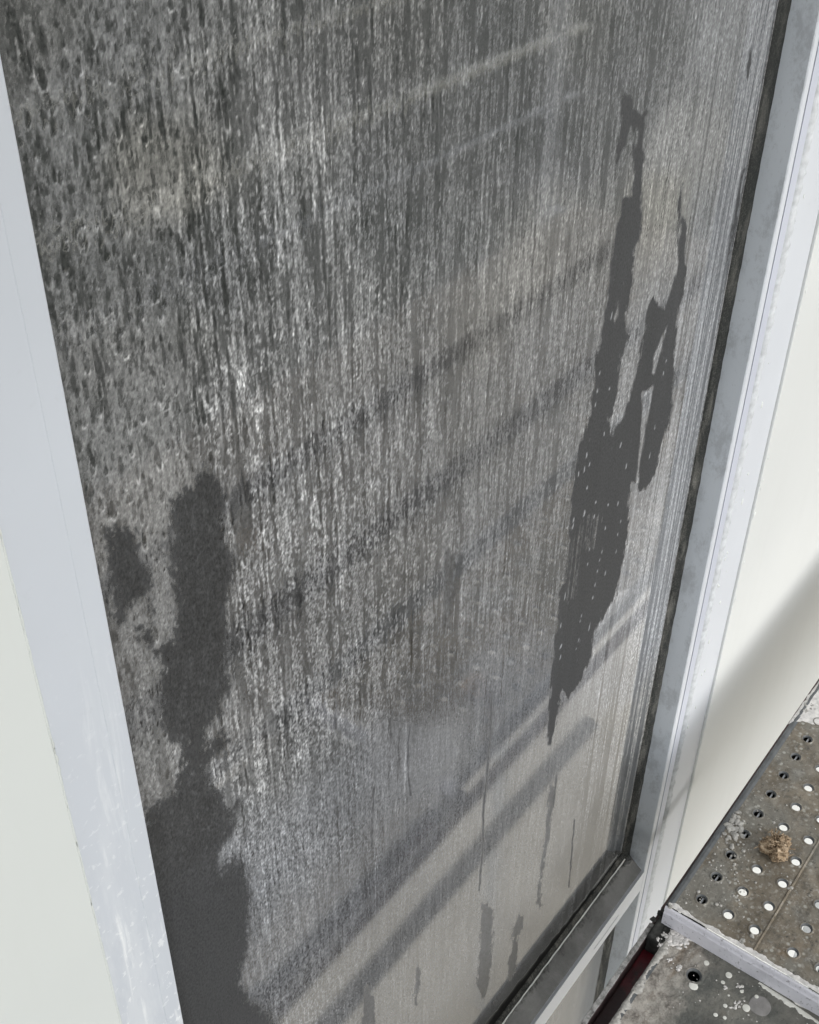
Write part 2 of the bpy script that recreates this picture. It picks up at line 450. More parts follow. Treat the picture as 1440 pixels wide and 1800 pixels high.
gasket_run('gasket', [(0.002, ZS + 0.0165), (-0.0016, ZS + 0.0155), (-0.0030, ZS + 0.012), (-0.0062, ZS + 0.0035), (-0.0068, ZS - 0.004)], XL, XR, 'x', 400, 0.0007)
gasket_run('gasket', [(XR - 0.026, 0.004), (XR - 0.024, -0.0016), (XR - 0.008, -0.0045), (XR + 0.0005, -0.0055)], -3.33, ZF1, 'z', 300, 0.0006)
# pale sealant lip along the bottom gasket
bm = bmesh.new()
prev = None
nn = 260
for i in range(nn + 1):
    t = XL + 0.01 + (XR - XL - 0.03) * i / nn
    j = 0.0005 * mnoise.noise(Vector((t * 60, 0, 9)))
    w = 0.0006 + 0.0006 * (0.5 + mnoise.noise(Vector((t * 33, 4, 2))))
    ring = [bm.verts.new((t, -0.0064 + j, ZS + 0.006 + j)), bm.verts.new((t, -0.0076 + j - w, ZS + 0.0052 + j)), bm.verts.new((t, -0.0074 + j, ZS + 0.0030 + j))]
    if prev:
        for k in range(2): bm.faces.new((prev[k], prev[k + 1], ring[k + 1], ring[k]))
    prev = ring
obj('sealant_lip', bm, CAULK, win, True)

# ------------------------------------------------------------------ the stained pane
rng = np.random.default_rng(11)
GX0, GX1, GZ0, GZ1 = 0.285, XR + 0.006, -1.728, 0.02
DX, DZ = 0.00092, 0.00138
# finer where the pane comes close to the viewer
gx = [GX0]
while gx[-1] < GX1: gx.append(gx[-1] + 0.00069 + 0.00062 * (gx[-1] - GX0))
gz = [GZ1]
while gz[-1] > GZ0: gz.append(gz[-1] - 0.00108 - 0.00043 * (GZ1 - gz[-1]))
gx = np.array(gx); gz = np.array(gz)[::-1]; GZ0 = float(gz[0])
def ci(x): return int(np.searchsorted(gx, x))
def cj(z): return int(np.searchsorted(gz, z))
nx, nz = len(gx), len(gz)
GXX, GZZ = np.meshgrid(gx, gz)
PX, PY = project(GXX.ravel(), 0.0 * GXX.ravel(), GZZ.ravel())
PX = PX.reshape(nz, nx); PY = PY.reshape(nz, nx)      # where the photograph shows each spot of the pane

def vn(sx, sz, X=None, Z=None):
    """value noise, -1..1, cell sx by sz metres"""
    if X is None:
        X, Z = gx - GX0, gz - GZ0
        L = rng.uniform(-1, 1, (int(Z.max() / sz) + 3, int(X.max() / sx) + 3))
        fx, fz = X / sx, Z / sz
        ix, iz = fx.astype(int), fz.astype(int)
        tx, tz = fx - ix, fz - iz
        tx = tx * tx * (3 - 2 * tx); tz = tz * tz * (3 - 2 * tz)
        R = L[:, ix] * (1 - tx) + L[:, ix + 1] * tx
        return R[iz] * (1 - tz)[:, None] + R[iz + 1] * tz[:, None]
    X = X - GX0 + 0.2; Z = Z - GZ0 + 0.2
    L = rng.uniform(-1, 1, (int(2.2 / sz) + 4, int(2.1 / sx) + 4))
    fx, fz = X / sx, Z / sz
    ix = np.clip(fx.astype(int), 0, L.shape[1] - 2); iz = np.clip(fz.astype(int), 0, L.shape[0] - 2)
    tx, tz = fx - ix, fz - iz
    tx = tx * tx * (3 - 2 * tx); tz = tz * tz * (3 - 2 * tz)
    return (L[iz, ix] * (1 - tx) + L[iz, ix + 1] * tx) * (1 - tz) + (L[iz + 1, ix] * (1 - tx) + L[iz + 1, ix + 1] * tx) * tz
def fb(sx, sz, o=3, g=0.55):
    a, r, n = 1.0, 0.0, 0.0
    for k in range(o):
        r = r + a * vn(sx / 2 ** k, sz / 2 ** k); n += a; a *= g
    return r / n
def ss(a, b, x):
    t = np.clip((x - a) / (b - a), 0, 1); return t * t * (3 - 2 * t)

# ragged edges: look polygons up in warped photograph coordinates
WX = PX + 4.0 * fb(0.010, 0.022, 3) + 2.2 * vn(0.0025, 0.012)
WY = PY + 9.0 * fb(0.007, 0.03, 3)
def poly(pts, X=WX, Y=WY, soft=3.0):
    """signed softness mask of a polygon given in photograph coordinates"""
    P = np.array(pts, float)
    mg = 12 + soft
    m0 = (X > P[:, 0].min() - mg) & (X < P[:, 0].max() + mg) & (Y > P[:, 1].min() - mg) & (Y < P[:, 1].max() + mg)
    x, y = X[m0], Y[m0]
    ins = np.zeros(x.shape, bool); d2 = np.full(x.shape, 1e9)
    for (ax, ay), (bx, by) in zip(P, np.roll(P, -1, 0)):
        c = ((ay > y) != (by > y)) & (x < (bx - ax) * (y - ay) / (by - ay + 1e-12) + ax)
        ins ^= c
        ex, ey = bx - ax, by - ay
        t = np.clip(((x - ax) * ex + (y - ay) * ey) / (ex * ex + ey * ey + 1e-9), 0, 1)
        d2 = np.minimum(d2, (x - ax - t * ex) ** 2 + (y - ay - t * ey) ** 2)
    s = np.where(ins, 1, -1) * np.sqrt(d2)
    out = np.zeros(X.shape); out[m0] = ss(-soft, soft, s)
    return out

# tone of the film, read off the photograph at these spots: (x, y, value, warmth)
TONE = np.array([
 (20,30,.31,.3),(60,60,.35,.2),(120,160,.39,0),(200,60,.43,0),(250,130,.44,0),(80,250,.40,0),(250,290,.455,.6),(330,330,.44,.6),(150,420,.36,0),(300,480,.35,0),
 (200,640,.42,.2),(330,600,.42,.2),(180,760,.43,.1),(260,880,.45,.2),(220,1150,.43,.1),(250,1300,.45,.1),(370,420,.34,0),(400,500,.33,-.1),
 (420,100,.37,.1),(550,80,.37,.1),(520,260,.42,.1),(480,420,.36,0),(450,560,.40,.1),(430,700,.42,.1),(480,900,.41,0),(520,1100,.42,0),(560,1300,.45,0),(460,1350,.49,.1),
 (700,60,.34,.2),(760,250,.33,0),(700,350,.34,-.1),(800,420,.39,0),(650,550,.40,.1),(850,540,.45,.4),(700,800,.42,0),(850,750,.43,.1),(720,1000,.42,.1),(650,1150,.40,0),(740,1180,.36,-.2),(850,1080,.44,-.3),
 (900,100,.36,-.1),(950,230,.35,-.2),(1000,60,.41,.2),(1050,230,.40,0),(1000,400,.46,.3),(930,480,.47,.4),(980,600,.44,0),(950,800,.455,0),(900,950,.44,-.2),(950,1000,.40,0),
 (1190,250,.55,.2),(1170,370,.545,.7),(1150,100,.40,0),(1100,140,.37,-.1),(1280,60,.53,-.2),(1250,400,.51,-.3),(1230,600,.56,-.3),(1190,800,.59,-.3),(1140,950,.62,-.2),(1110,1050,.635,-.3),(1080,1200,.60,0),(1060,1350,.57,.2),
 (1120,1250,.58,.8),(1100,1380,.53,.9),(1000,1420,.54,.3),(880,1180,.50,-.4),(800,1350,.51,0),(700,1450,.51,-.1),(600,1550,.52,-.1),(520,1650,.54,0),(600,1750,.51,.2),(750,1700,.53,.3),
 (850,1500,.545,.3),(950,1500,.55,.4),(900,1650,.52,.3),(480,1560,.55,-.1),(450,1460,.52,-.1),(1040,1500,.44,.2),(800,1780,.51,.3),(600,1400,.49,-.2)])
num = np.zeros((nz, nx)); den = num + 1e-9; wnum = num.copy()
qx, qy = PX + 25 * fb(0.05, 0.08), PY + 30 * fb(0.05, 0.08)
for (a, b, v, w) in TONE:
    k = 1.0 / (((qx - a) / 60) ** 2 + ((qy - b) / 75) ** 2 + 0.15) ** 2
    num += k * v; wnum += k * w; den += k
base = num / den; warm = wnum / den

# zones
left = 1 - ss(300, 430, PX + 0.05 * PY + 40 * vn(0.05, 0.2))
left *= 1 - 0.5 * ss(900, 1400, PY)
low = ss(-90, 110, (PY - 1330) + 0.75 * (PX - 560))             # smooth film towards the bottom right
low *= ss(1020, 1250, PY)
base = base - 0.035 * low - 0.085 * low * ss(1300, 1600, PY + 0.5 * (PX - 700))
edge = ss(-120, -30, PX - (1372 - 0.187 * PY) + 30 * vn(0.02, 0.4))     # long runs beside the right gasket
mid = np.clip(1 - left - low - edge, 0, 1)
grainy = ss(820, 980, PY) * (1 - ss(1480, 1560, PY)) * (1 - ss(640, 800, PX + 0.2 * (PY - 1100))) * ss(395, 430, PX)
coarse = 1 - ss(480, 860, PX)
right = ss(700, 950, PX)
furry = ss(1380, 1500, PY) * (1 - ss(500, 680, PX + 40 * vn(0.02, 0.03)))

# runs
meander = 0.0035 * fb(0.02, 0.05, 2)
Xw, Zw = GXX + meander, GZZ
s1 = vn(0.0075, 0.11, Xw, Zw); s2 = vn(0.0034, 0.05, Xw, Zw); s3 = vn(0.0017, 0.022, GXX + 0.3 * meander, Zw)
s0 = vn(0.0200, 0.35, Xw, Zw)
streak = 0.30 * s0 + 0.45 * s1 + 0.5 * s2 + 0.42 * s3
fine = 0.35 * vn(0.0042, 0.07) + 0.55 * vn(0.0022, 0.03) + 0.45 * vn(0.0012, 0.012)
long_ = 0.5 * vn(0.008, 0.6) + 0.6 * vn(0.0035, 0.25) + 0.45 * vn(0.0018, 0.10) + 0.3 * vn(0.0011, 0.03)
g1 = vn(0.0030, 0.0042, GXX + 0.3 * (GZZ - GZ0), GZZ); g2 = vn(0.0016, 0.0022); g3 = rng.uniform(-1, 1, (nz, nx))
grain = 0.30 * g1 + 0.55 * g2 + 0.42 * g3
ridge_a = np.clip(1 - np.abs(vn(0.010, 0.045, Xw + 0.002 * g1, Zw)) * 7.5, 0, 1)     # pale dried outlines of the runs
ridge_b = np.clip(1 - np.abs(vn(0.006, 0.018, Xw + 0.003 * g1, Zw + 0.003 * g2)) * 6.5, 0, 1)
ridge_gate = ss(-0.05, 0.5, fb(0.05, 0.12, 3) + 0.15)

v = base.copy()
ridge_c = np.clip(1 - np.abs(vn(0.0055, 0.075, Xw + 0.0012 * g1, Zw)) * 5.5, 0, 1)
fld = (0.55 * vn(0.0085, 0.13, Xw, Zw) + 0.55 * vn(0.0042, 0.060, Xw, Zw) + 0.30 * vn(0.0022, 0.030)) * coarse \
    + (0.35 * vn(0.0060, 0.12, Xw, Zw) + 0.55 * vn(0.0030, 0.050) + 0.40 * vn(0.0016, 0.024)) * (1 - coarse) \
    + 0.25 * fb(0.05, 0.10, 2) + 0.26 * g1 + 0.20 * g2
crustm = ss(-0.16, 0.16, fld + 0.05)
edge_f = long_ + 0.22 * g2
crust_e = ss(-0.20, 0.20, edge_f + 0.08)
bank = np.exp(-((fld - 0.10) / 0.10) ** 2)
v += mid * (0.95 * coarse + 0.62 * (1 - coarse)) * (crustm * (0.050 + 0.095 * grain + 0.065 * g3) - (1 - crustm) * 0.100 + 0.055 * bank * (0.5 + g2))
v += edge * (crust_e * 0.05 - (1 - crust_e) * 0.11)
hole = ss(0.38, 0.43, vn(0.0030, 0.0085, GXX, GZZ) + 0.22 * vn(0.0015, 0.004) + 0.3 * fb(0.03, 0.05, 2)) * left
v -= 0.04 * hole * (1 - 0.4 * ss(900, 1300, PY))
v += mid * (0.055 * coarse + 0.035 * (1 - coarse)) * streak
v += (mid * (1 - coarse) * 0.075 + 0.022 * low) * fine
v += edge * 0.09 * long_
v += left * (0.012 * streak + 0.018 * fb(0.012, 0.020, 3))
v += grain * (0.055 * left + 0.030 * mid + 0.055 * low + 0.06 * edge + 0.085 * grainy)
v += 0.060 * left + left * (0.05 * g3 + 0.04 * g2)
v += 0.008 * left * (1 - ss(900, 1200, PY))
v += low * (0.022 * long_ + 0.03 * fine)
v += furry * (0.035 + 0.10 * grain + 0.05 * fine) + 0.03 * low * fb(0.006, 0.05, 3)
v += mid * coarse * ridge_gate * (0.20 * ridge_a + 0.10 * ridge_b + 0.17 * ridge_c) * (0.55 + 0.75 * g2 + 0.3 * g3)
v += mid * (1 - coarse) * ridge_gate * (0.05 * ridge_a + 0.10 * ridge_c * (0.6 + 0.6 * g2))
bright_flecks = (rng.random((nz, nx)) > 0.9975)
v += 0.16 * bright_flecks * (left + mid)
height = 0.00003 * ((mid * (0.35 + 0.65 * coarse) + grainy) * (0.5 * streak + 0.35 * grain) + left * (fb(0.008, 0.012, 3) + 0.35 * grain) + edge * 0.6 * long_ + low * 0.035 * grain)
height += 0.00002 * (ridge_a * ridge_gate * mid * coarse + ridge_b * left * ridge_gate)
gloss = np.ones((nz, nx))

# stamps: dried drops with a clear dark middle and a pale crescent at the lower rim
def stamp(cx, cz, w, h, dark, rim, slant=0.0, seedv=0.0):
    i0, i1 = ci(cx - 2 * w) - 1, ci(cx + 2 * w) + 1
    j0, j1 = cj(cz - 2 * h) - 1, cj(cz + 2 * h) + 1
    i0, j0 = max(i0, 0), max(j0, 0); i1, j1 = min(i1, nx), min(j1, nz)
    if i1 - i0 < 2 or j1 - j0 < 2: return
    X, Z = GXX[j0:j1, i0:i1], GZZ[j0:j1, i0:i1]
    dx = (X - cx - slant * (Z - cz) - 0.25 * w * np.sin(Z / h * 2.2 + seedv)) / w; dz = (Z - cz) / h
    dx = dx * (1 + 0.35 * np.clip(dz, -1, 1))           # pear shape, wider at the foot
    r = np.sqrt(dx * dx + dz * dz)
    ins = 1 - ss(0.82, 1.02, r)
    cres = np.exp(-((r - 1.05) / 0.16) ** 2) * ss(0.15, 0.9, -dz)
    v[j0:j1, i0:i1] += -dark * ins + rim * cres
    height[j0:j1, i0:i1] += -0.00002 * ins + 0.00003 * cres * (rim > 0.05)
def pane_at(px, py):
    r = AX @ np.array([px - 720.0, py - 900.0, F_PX]); t = -EYE[1] / r[1]
    return r[0] * t + EYE[0], r[2] * t + EYE[2]
for k in range(3000):
    px, py = rng.uniform(0, 480), rng.uniform(0, 1420)
    pl = max(0.0, 1 - max(0, (px - 250) / 230)) * (1.0 if py < 800 else 0.65)
    if rng.random() > pl: continue
    x_, z_ = pane_at(px, py)
    w = 0.0007 + 0.0011 * rng.random() ** 2.0; h = w * rng.uniform(1.1, 3.8 + 4.5 * (rng.random() < .2))
    big = rng.random() < 0.05
    if big: w *= 1.7; h *= 1.5
    stamp(x_, z_, w, h, rng.uniform(0.06, 0.19) + 0.02 * big, rng.uniform(0.06, 0.30) * (rng.random() < 0.13), rng.uniform(-.06, .06), rng.uniform(0, 6))
for k in range(420):                                    # longer dark runs in the left and middle
    px, py = rng.uniform(60, 760), rng.uniform(0, 1350)
    x_, z_ = pane_at(px, py)
    w = rng.uniform(0.0009, 0.0022); h = rng.uniform(0.010, 0.035)
    stamp(x_, z_, w, h, rng.uniform(0.03, 0.095), 0.04, rng.uniform(-.02, .02), rng.uniform(0, 6))
for k in range(260):                                    # dark pits in the smooth film
    px, py = rng.uniform(760, 1230), rng.uniform(150, 1750)
    x_, z_ = pane_at(px, py)
    stamp(x_, z_, rng.uniform(.0007, .0016), rng.uniform(.001, .0028), rng.uniform(.04, .12), 0.0)
for k in range(150):
    px, py = rng.uniform(1120, 1230), rng.uniform(170, 330)
    x_, z_ = pane_at(px, py)
    stamp(x_, z_, rng.uniform(.0008, .0016), rng.uniform(.001, .003), rng.uniform(.04, .13), 0.0)

# single runs: thin wandering trails, some pale and crusted, some washed dark with pale banks
for k in range(2000):
    px, py = rng.uniform(300, 1300), rng.uniform(-60, 1500)
    if rng.random() > (1.0 if px < 760 else 0.55): continue
    if py > 1150 and px > 720: continue
    x_, z_ = pane_at(px, py)
    ln = rng.uniform(0.018, 0.06) * (1 + 1.8 * (rng.random() < 0.3)); w = rng.uniform(0.0005, 0.0011)
    j0, j1 = cj(z_ - ln), cj(z_)
    i0, i1 = ci(x_ - 0.007), ci(x_ + 0.007)
    j0, i0 = max(j0, 0), max(i0, 0); j1, i1 = min(j1, nz), min(i1, nx)
    if j1 - j0 < 4 or i1 - i0 < 4: continue
    X, Z = GXX[j0:j1, i0:i1], GZZ[j0:j1, i0:i1]
    ph = rng.uniform(0, 6.3, 4)
    t = (z_ - Z) / ln
    cx = x_ + 0.0007 * np.sin(Z * 170 + ph[0]) + 0.0005 * np.sin(Z * 410 + ph[1])
    d = np.abs(X - cx)
    am = np.sin(np.pi * np.clip(t, 0, 1)) ** 0.4 * (0.65 + 0.5 * np.sin(Z * 520 + ph[2]) * np.sin(Z * 900 + ph[3]))
    if rng.random() < 0.5:
        v[j0:j1, i0:i1] += rng.uniform(0.08, 0.24) * am * np.exp(-(d / w) ** 2)
    else:
        w *= 1.7
        v[j0:j1, i0:i1] += am * (-rng.uniform(0.07, 0.17) * np.exp(-(d / w) ** 4) + rng.uniform(0.03, 0.11) * np.exp(-((d - 1.5 * w) / (0.5 * w)) ** 2))
for k in range(330):                                    # larger drops with pale rims, upper left
    px, py = rng.uniform(0, 420), rng.uniform(-20, 950)
    x_, z_ = pane_at(px, py)
    w = rng.uniform(0.0012, 0.0022)
    stamp(x_, z_, w, w * rng.uniform(1.6, 5.0), rng.uniform(0.09, 0.18), rng.uniform(0.08, 0.30) * (rng.random() < 0.4), rng.uniform(-.08, .08), rng.uniform(0, 6))

# places rinsed clean: soft grey on the left, crisp runs on the right
CLEAN_L = [
 [(360,829),(344,848),(324,856),(304,878),(302,911),(302,942),(293,951),(302,989),(303,1044),(306,1089),(302,1129),(284,1133),(270,1147),(289,1173),(282,1190),
  (284,1269),(302,1304),(318,1304),(320,1336),(311,1369),(296,1396),(273,1413),(255,1424),(255,1500),(270,1600),(290,1700),(300,1860),
  (490,1860),(480,1800),(474,1777),(440,1760),(421,1727),(430,1683),(440,1633),(438,1583),(440,1547),(431,1524),(413,1507),(400,1518),(387,1527),(386,1496),(398,1480),(413,1458),(416,1436),(419,1413),
  (404,1424),(396,1413),(387,1391),(369,1380),(364,1349),(378,1340),(391,1322),(400,1304),(391,1280),(375,1300),(362,1313),(362,1278),(378,1267),(396,1251),(393,1233),(407,1202),
  (402,1180),(404,1122),(398,1089),(402,1062),(407,1022),(407,989),(400,960),(391,933),(384,916),(393,898),(393,862),(382,838)],
 [(182,936),(210,925),(238,929),(242,960),(240,984),(264,1004),(267,1033),(256,1044),(233,1060),(216,1084),(204,1098),(196,1044),(189,1000)],
 [(244,1098),(264,1098),(273,1124),(262,1136),(244,1122)], [(256,1047),(265,1047),(272,1078),(260,1073)]]
CLEAN_R = [[(1096,164),(1090,179),(1093,200),(1088,228),(1084,259),(1082,294),(1094,274),(1104,239),(1111,222),(1113,240),(1110,267),(1114,286),(1114,315),(1109,344),(1094,350),(1092,374),(1084,393),(1079,442),(1069,500),
  (1066,531),(1062,551),(1057,597),(1047,624),(1046,665),(1039,700),(1038,729),(1024,768),(1020,788),(1012,807),(1008,850),(1003,899),(1001,930),(998,986),(994,1015),(982,1037),(982,1064),(978,1093),(974,1142),(967,1190),(966,1215),
  (963,1260),(961,1305),(968,1310),(975,1280),(983,1240),(988,1215),(998,1226),(1010,1216),(1021,1200),(1029,1184),(1037,1161),(1042,1132),(1046,1105),(1060,1087),(1074,1066),(1085,1037),(1093,1002),(1097,974),(1103,951),(1105,918),(1106,875),(1109,850),
  (1118,850),(1122,862),(1130,862),(1140,854),(1145,845),(1152,834),(1158,797),(1166,770),(1176,743),(1182,710),(1181,685),(1186,652),(1187,617),(1189,584),(1191,558),(1197,529),(1202,500),(1207,471),(1201,453),(1205,422),(1207,393),(1201,383),
  (1191,428),(1191,461),(1182,500),(1168,539),(1158,539),(1147,523),(1138,539),(1135,564),(1127,613),(1119,648),(1114,681),(1100,714),(1096,737),(1086,745),(1078,764),(1069,737),(1079,727),(1079,710),(1086,685),(1090,636),(1094,617),(1104,593),(1099,558),(1104,531),(1112,495),
  (1112,465),(1114,442),(1123,418),(1127,389),(1128,354),(1131,315),(1132,270),(1133,232),(1137,206),(1141,192),(1127,199),(1114,191),(1116,177),(1108,162)],
 [(1157,545),(1148,600),(1140,640),(1130,690),(1145,670),(1158,630),(1165,560)],
 [(847,1583),(867,1600),(865,1683),(860,1733),(850,1757),(837,1733),(843,1667)],
 [(913,1607),(922,1610),(917,1633),(908,1650),(910,1683),(903,1713),(893,1723),(892,1693),(902,1650),(902,1633)],
 [(643,1733),(657,1753),(662,1810),(635,1810)], [(733,1700),(740,1713),(733,1767),(727,1777),(730,1740)],
 [(968,1375),(976,1390),(968,1450),(961,1500),(953,1540),(950,1597),(942,1590),(947,1545),(958,1470)],
 [(1200,318),(1192,360),(1190,420),(1196,400),(1199,360)], [(1308,285),(1310,300),(1298,370),(1284,440),(1276,500),(1280,440),(1292,360)], [(1318,85),(1322,100),(1313,142),(1308,138)],
]
ISLE = [[(1149,677),(1127,692),(1129,731),(1125,772),(1121,821),(1116,850),(1121,850),(1125,811),(1131,782),(1136,745),(1141,724),(1148,687)],
        [(1172,572),(1162,591),(1149,628),(1147,656),(1151,657),(1156,636),(1166,601)], [(1118,225),(1121,232),(1120,250),(1115,262),(1114,240)],
        [(1087,531),(1084,548),(1078,560),(1080,570),(1087,556)]]
cl = np.zeros((nz, nx)); cr = cl.copy()
WXs, WYs = PX + 7 * fb(0.014, 0.02, 3), PY + 9 * fb(0.014, 0.02, 3)
for p in CLEAN_L: cl = np.maximum(cl, poly(p, WXs + 2.0 * g1, WYs + 2.0 * g2, 17.0))
cl = np.where((cl > 0) & (cl < 1), ss(0.22, 0.82, cl + 0.34 * g2 + 0.26 * g1 + 0.14 * g3 + 0.2 * fb(0.006, 0.016, 2)), cl)
cr = 0.62 * poly([(780,960),(800,970),(798,1050),(788,1110),(776,1115),(782,1040)], WX + 3 * g1, WY, 7.0)
for p in CLEAN_R: cr = np.maximum(cr, (0.62 if min(q[1] for q in p) > 1350 else 1.0) * poly(p, PX + 0.85 * (WX - PX) + 1.6 * g1 + 1.5 * vn(0.0016, 0.010), PY + 0.9 * (WY - PY) + 1.5 * g2, 1.3))
for p in ISLE: cr *= 1 - poly(p, PX + 0.5 * (WX - PX), PY + 0.5 * (WY - PY), 1.6)
for pts, wd in (([(865,1217),(860,1317),(850,1417),(848,1500),(842,1567)], 1.6), ([(720,1277),(716,1340),(722,1400)], 1.3), ([(657,1383),(653,1490)], 1.2), ([(1010,1440),(1000,1560)], 1.4), ([(978,1360),(972,1420)], 1.6)):
    quad = [(a - wd, b) for a, b in pts] + [(a + wd, b) for a, b in pts[::-1]]
    cr = np.maximum(cr, 0.75 * poly(quad, PX + 0.4 * (WX - PX), PY, 1.0))
# residue left inside the right run
res = poly([(1030,905),(1062,905),(1060,935),(1045,965),(1022,965),(1010,1050),(997,1050),(1005,960),(1020,930)], WX, WY, 5) * ss(-0.25, 0.35, long_ + 0.3 * g1)
cr *= 1 - 0.55 * res
cl *= 0.93 - 0.10 * np.clip(grain, 0, 1) * (1 - ss(1450, 1650, PY))
vl = 0.172 + 0.020 * ss(900, 1700, PY) + 0.048 * grain * (1 - ss(1430, 1720, PY)) + (0.012 + 0.022 * (1 - ss(1400, 1650, PY))) * fb(0.012, 0.03, 3)
vr = 0.232 + 0.016 * fb(0.012, 0.10, 3) + 0.007 * long_ + 0.006 * g3
v = v * (1 - cl) + vl * cl
v = v * (1 - cr) + vr * cr
# raised pale rim round the crisp runs
rim = np.clip(cr * (1 - cr) * 4, 0, 1)
v += 0.05 * rim * (0.5 + 0.8 * g1)
height *= (1 - 0.9 * cr) * (1 - 0.6 * cl)
warm = warm * (1 - np.maximum(cl, cr)) + (-0.45 * cl - 0.30 * cr)
# flecks on the clean run
for a, b, w, h in [(1032,857,1,1.4),(1047,883,1,1.2),(1069,887,1.1,1.2),(1086,885,1.2,1.6),(1027,902,1.6,2.4),(1044,908,1.1,1.4),(1008,914,1.2,1.6),(1007,925,1,1.9),(1064,928,.9,1.5),(1091,916,.8,1.4),(1086,939,.8,1.2),
    (1036,965,1,1.3),(1058,970,.8,1.3),(1083,969,.9,1.5),(1054,984,.9,1.1),(1033,991,.8,1.3),(1050,1004,.8,1),(1064,1007,.9,2.0),(1046,1028,1,1.5),(1042,1050,1.1,1.5),(993,1048,.8,3.2),(1022,1082,.9,1.4),(1020,1091,.8,1.3),
    (1036,1102,1,3.2),(986,1099,1,2),(1017,1125,.8,1.5),(1013,1140,.9,1),(986,1136,1.9,1.8),(985,1155,.9,2),(1054,656,.9,1.1),(1050,687,1.0,1.5),(1071,683,.9,1.1),(1047,711,.9,1.5),(1062,762,.8,1.5),(1031,800,1.1,2),(1036,816,.9,1.4),
    (1027,825,1,2.2),(1017,833,.9,1.8),(1091,782,.9,2),(1151,751,.8,1.8),(1142,801,.9,2.2),(1101,819,1.1,2),(1171,634,.9,1),(1166,656,.9,1.6),(1075,555,.8,2.2),(1105,640,.7,.9)]:
    x_, z_ = pane_at(a, b); stamp(x_, z_, 0.0011 * w + .0004, 0.0022 * h, -0.36, 0.0, 0.04, 0)
for k in range(190):
    px, py = rng.uniform(970, 1190), rng.uniform(380, 1250)
    x_, z_ = pane_at(px, py); i, j = ci(x_), cj(z_)
    if 0 <= i < nx and 0 <= j < nz and cr[j, i] > 0.9:
        stamp(x_, z_, rng.uniform(.0006, .0011), rng.uniform(.001, .0035), -rng.uniform(.03, .17), 0.0)
# pane turned black above the bottom gasket and darker along the left edge
foot_dark = 1 - ss(0.45, 0.85, (GZZ - (ZS + 0.014)) / (0.014 + 0.042 * np.clip((1.22 - GXX) / 0.35, 0, 1.2) + 0.014 * fb(0.02, 0.02, 3)))
v = v * (1 - 0.97 * foot_dark) + 0.035 * foot_dark
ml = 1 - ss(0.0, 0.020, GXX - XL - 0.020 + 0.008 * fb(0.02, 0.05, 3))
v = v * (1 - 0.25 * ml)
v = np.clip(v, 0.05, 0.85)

lin = np.where(v < 0.04045, v / 12.92, ((v + 0.055) / 1.055) ** 2.4)
ALB = 0.92
alb = lin * ALB
warm = np.clip(np.where(warm < 0, 0.5 * warm, warm), -0.6, 1.0) - 0.25 * low
rgb = np.stack([alb * (0.985 + 0.075 * warm), alb * (1 + 0.022 * warm), alb * (1.015 - 0.11 * warm)], -1)
shine = (1.0 - 0.18 * grainy * ss(1080, 1250, PY)) * (1.0 - 0.75 * np.maximum(cl * 0.9, cr))              # rinsed places keep a dull grey haze
grit = np.clip(0.55 * left + 0.9 * mid * coarse + 0.62 * mid * (1 - coarse) + 0.85 * low + 0.15 * furry + 0.7 * edge + 0.5 * grainy, 0, 1)
grit = grit * (1 - 0.72 * mid * (1 - crustm)) * (1 - 0.6 * edge * (1 - crust_e)) * (1 - 0.8 * hole)
grit = grit * (1 - (0.35 + 0.5 * ss(1400, 1650, PY)) * cl) * (1 - 0.95 * cr)
dull_patch = poly([(660,1250),(800,1280),(815,1335),(740,1395),(660,1400)], WXs, WYs, 32.0)
shine = shine * (1 - 0.45 * dull_patch)  # shine lowered here to fade the end bar's mirror image
shine = shine * (1 - 0.97 * foot_dark) * (1 - 0.30 * low)
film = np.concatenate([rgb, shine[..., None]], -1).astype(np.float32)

me = bpy.data.meshes.new('glass_pane')
nv = nx * nz
co = np.stack([GXX, -height - 0.0002, GZZ], -1).astype(np.float32)
idx = np.arange(nv).reshape(nz, nx)
quads = np.stack([idx[:-1, :-1], idx[:-1, 1:], idx[1:, 1:], idx[1:, :-1]], -1).reshape(-1, 4).astype(np.int32)
me.vertices.add(nv); me.vertices.foreach_set('co', co.ravel())
me.loops.add(quads.size); me.loops.foreach_set('vertex_index', quads.ravel())
me.polygons.add(len(quads))
me.polygons.foreach_set('loop_start', np.arange(0, quads.size, 4, dtype=np.int32))
me.update(calc_edges=True)
me.polygons.foreach_set('use_smooth', np.ones(len(quads), bool))
at = me.attributes.new('film', 'FLOAT_COLOR', 'POINT')
at.data.foreach_set('color', film.ravel())
ag = me.attributes.new('grit', 'FLOAT', 'POINT')
ag.data.foreach_set('value', grit.astype(np.float32).ravel())
ag = me.attributes.new('runs', 'FLOAT', 'POINT')
runs = np.clip(mid * (1 - 0.75 * grainy) + edge + 0.45 * low, 0, 1)
ag.data.foreach_set('value', runs.astype(np.float32).ravel())
M = N('stained_coated_glass', 0.2, 0.5)
an = M.t.nodes.new('ShaderNodeAttribute'); an.attribute_name = 'film'
gn = M.t.nodes.new('ShaderNodeAttribute'); gn.attribute_name = 'grit'
stops = [(0.30, 0.16), (0.42, 0.55), (0.50, 0.92), (0.58, 1.45), (0.70, 2.9)]
k_drop = M.ramp(M.noise(430, 2.5, 0.62, sc=(1, 1, 0.7), dist=0.08), [(0.30, 0.22), (0.42, 0.66), (0.50, 1.02), (0.58, 1.26), (0.72, 2.0)])
k_run = M.mix(0.25, M.ramp(M.noise(480, 3, 0.62, sc=(1, 1, 0.34), dist=0.15), stops), M.ramp(M.noise(520, 2, 0.6, sc=(1, 1, 0.07)), stops))
ga = M.t.nodes.new('ShaderNodeAttribute'); ga.attribute_name = 'runs'
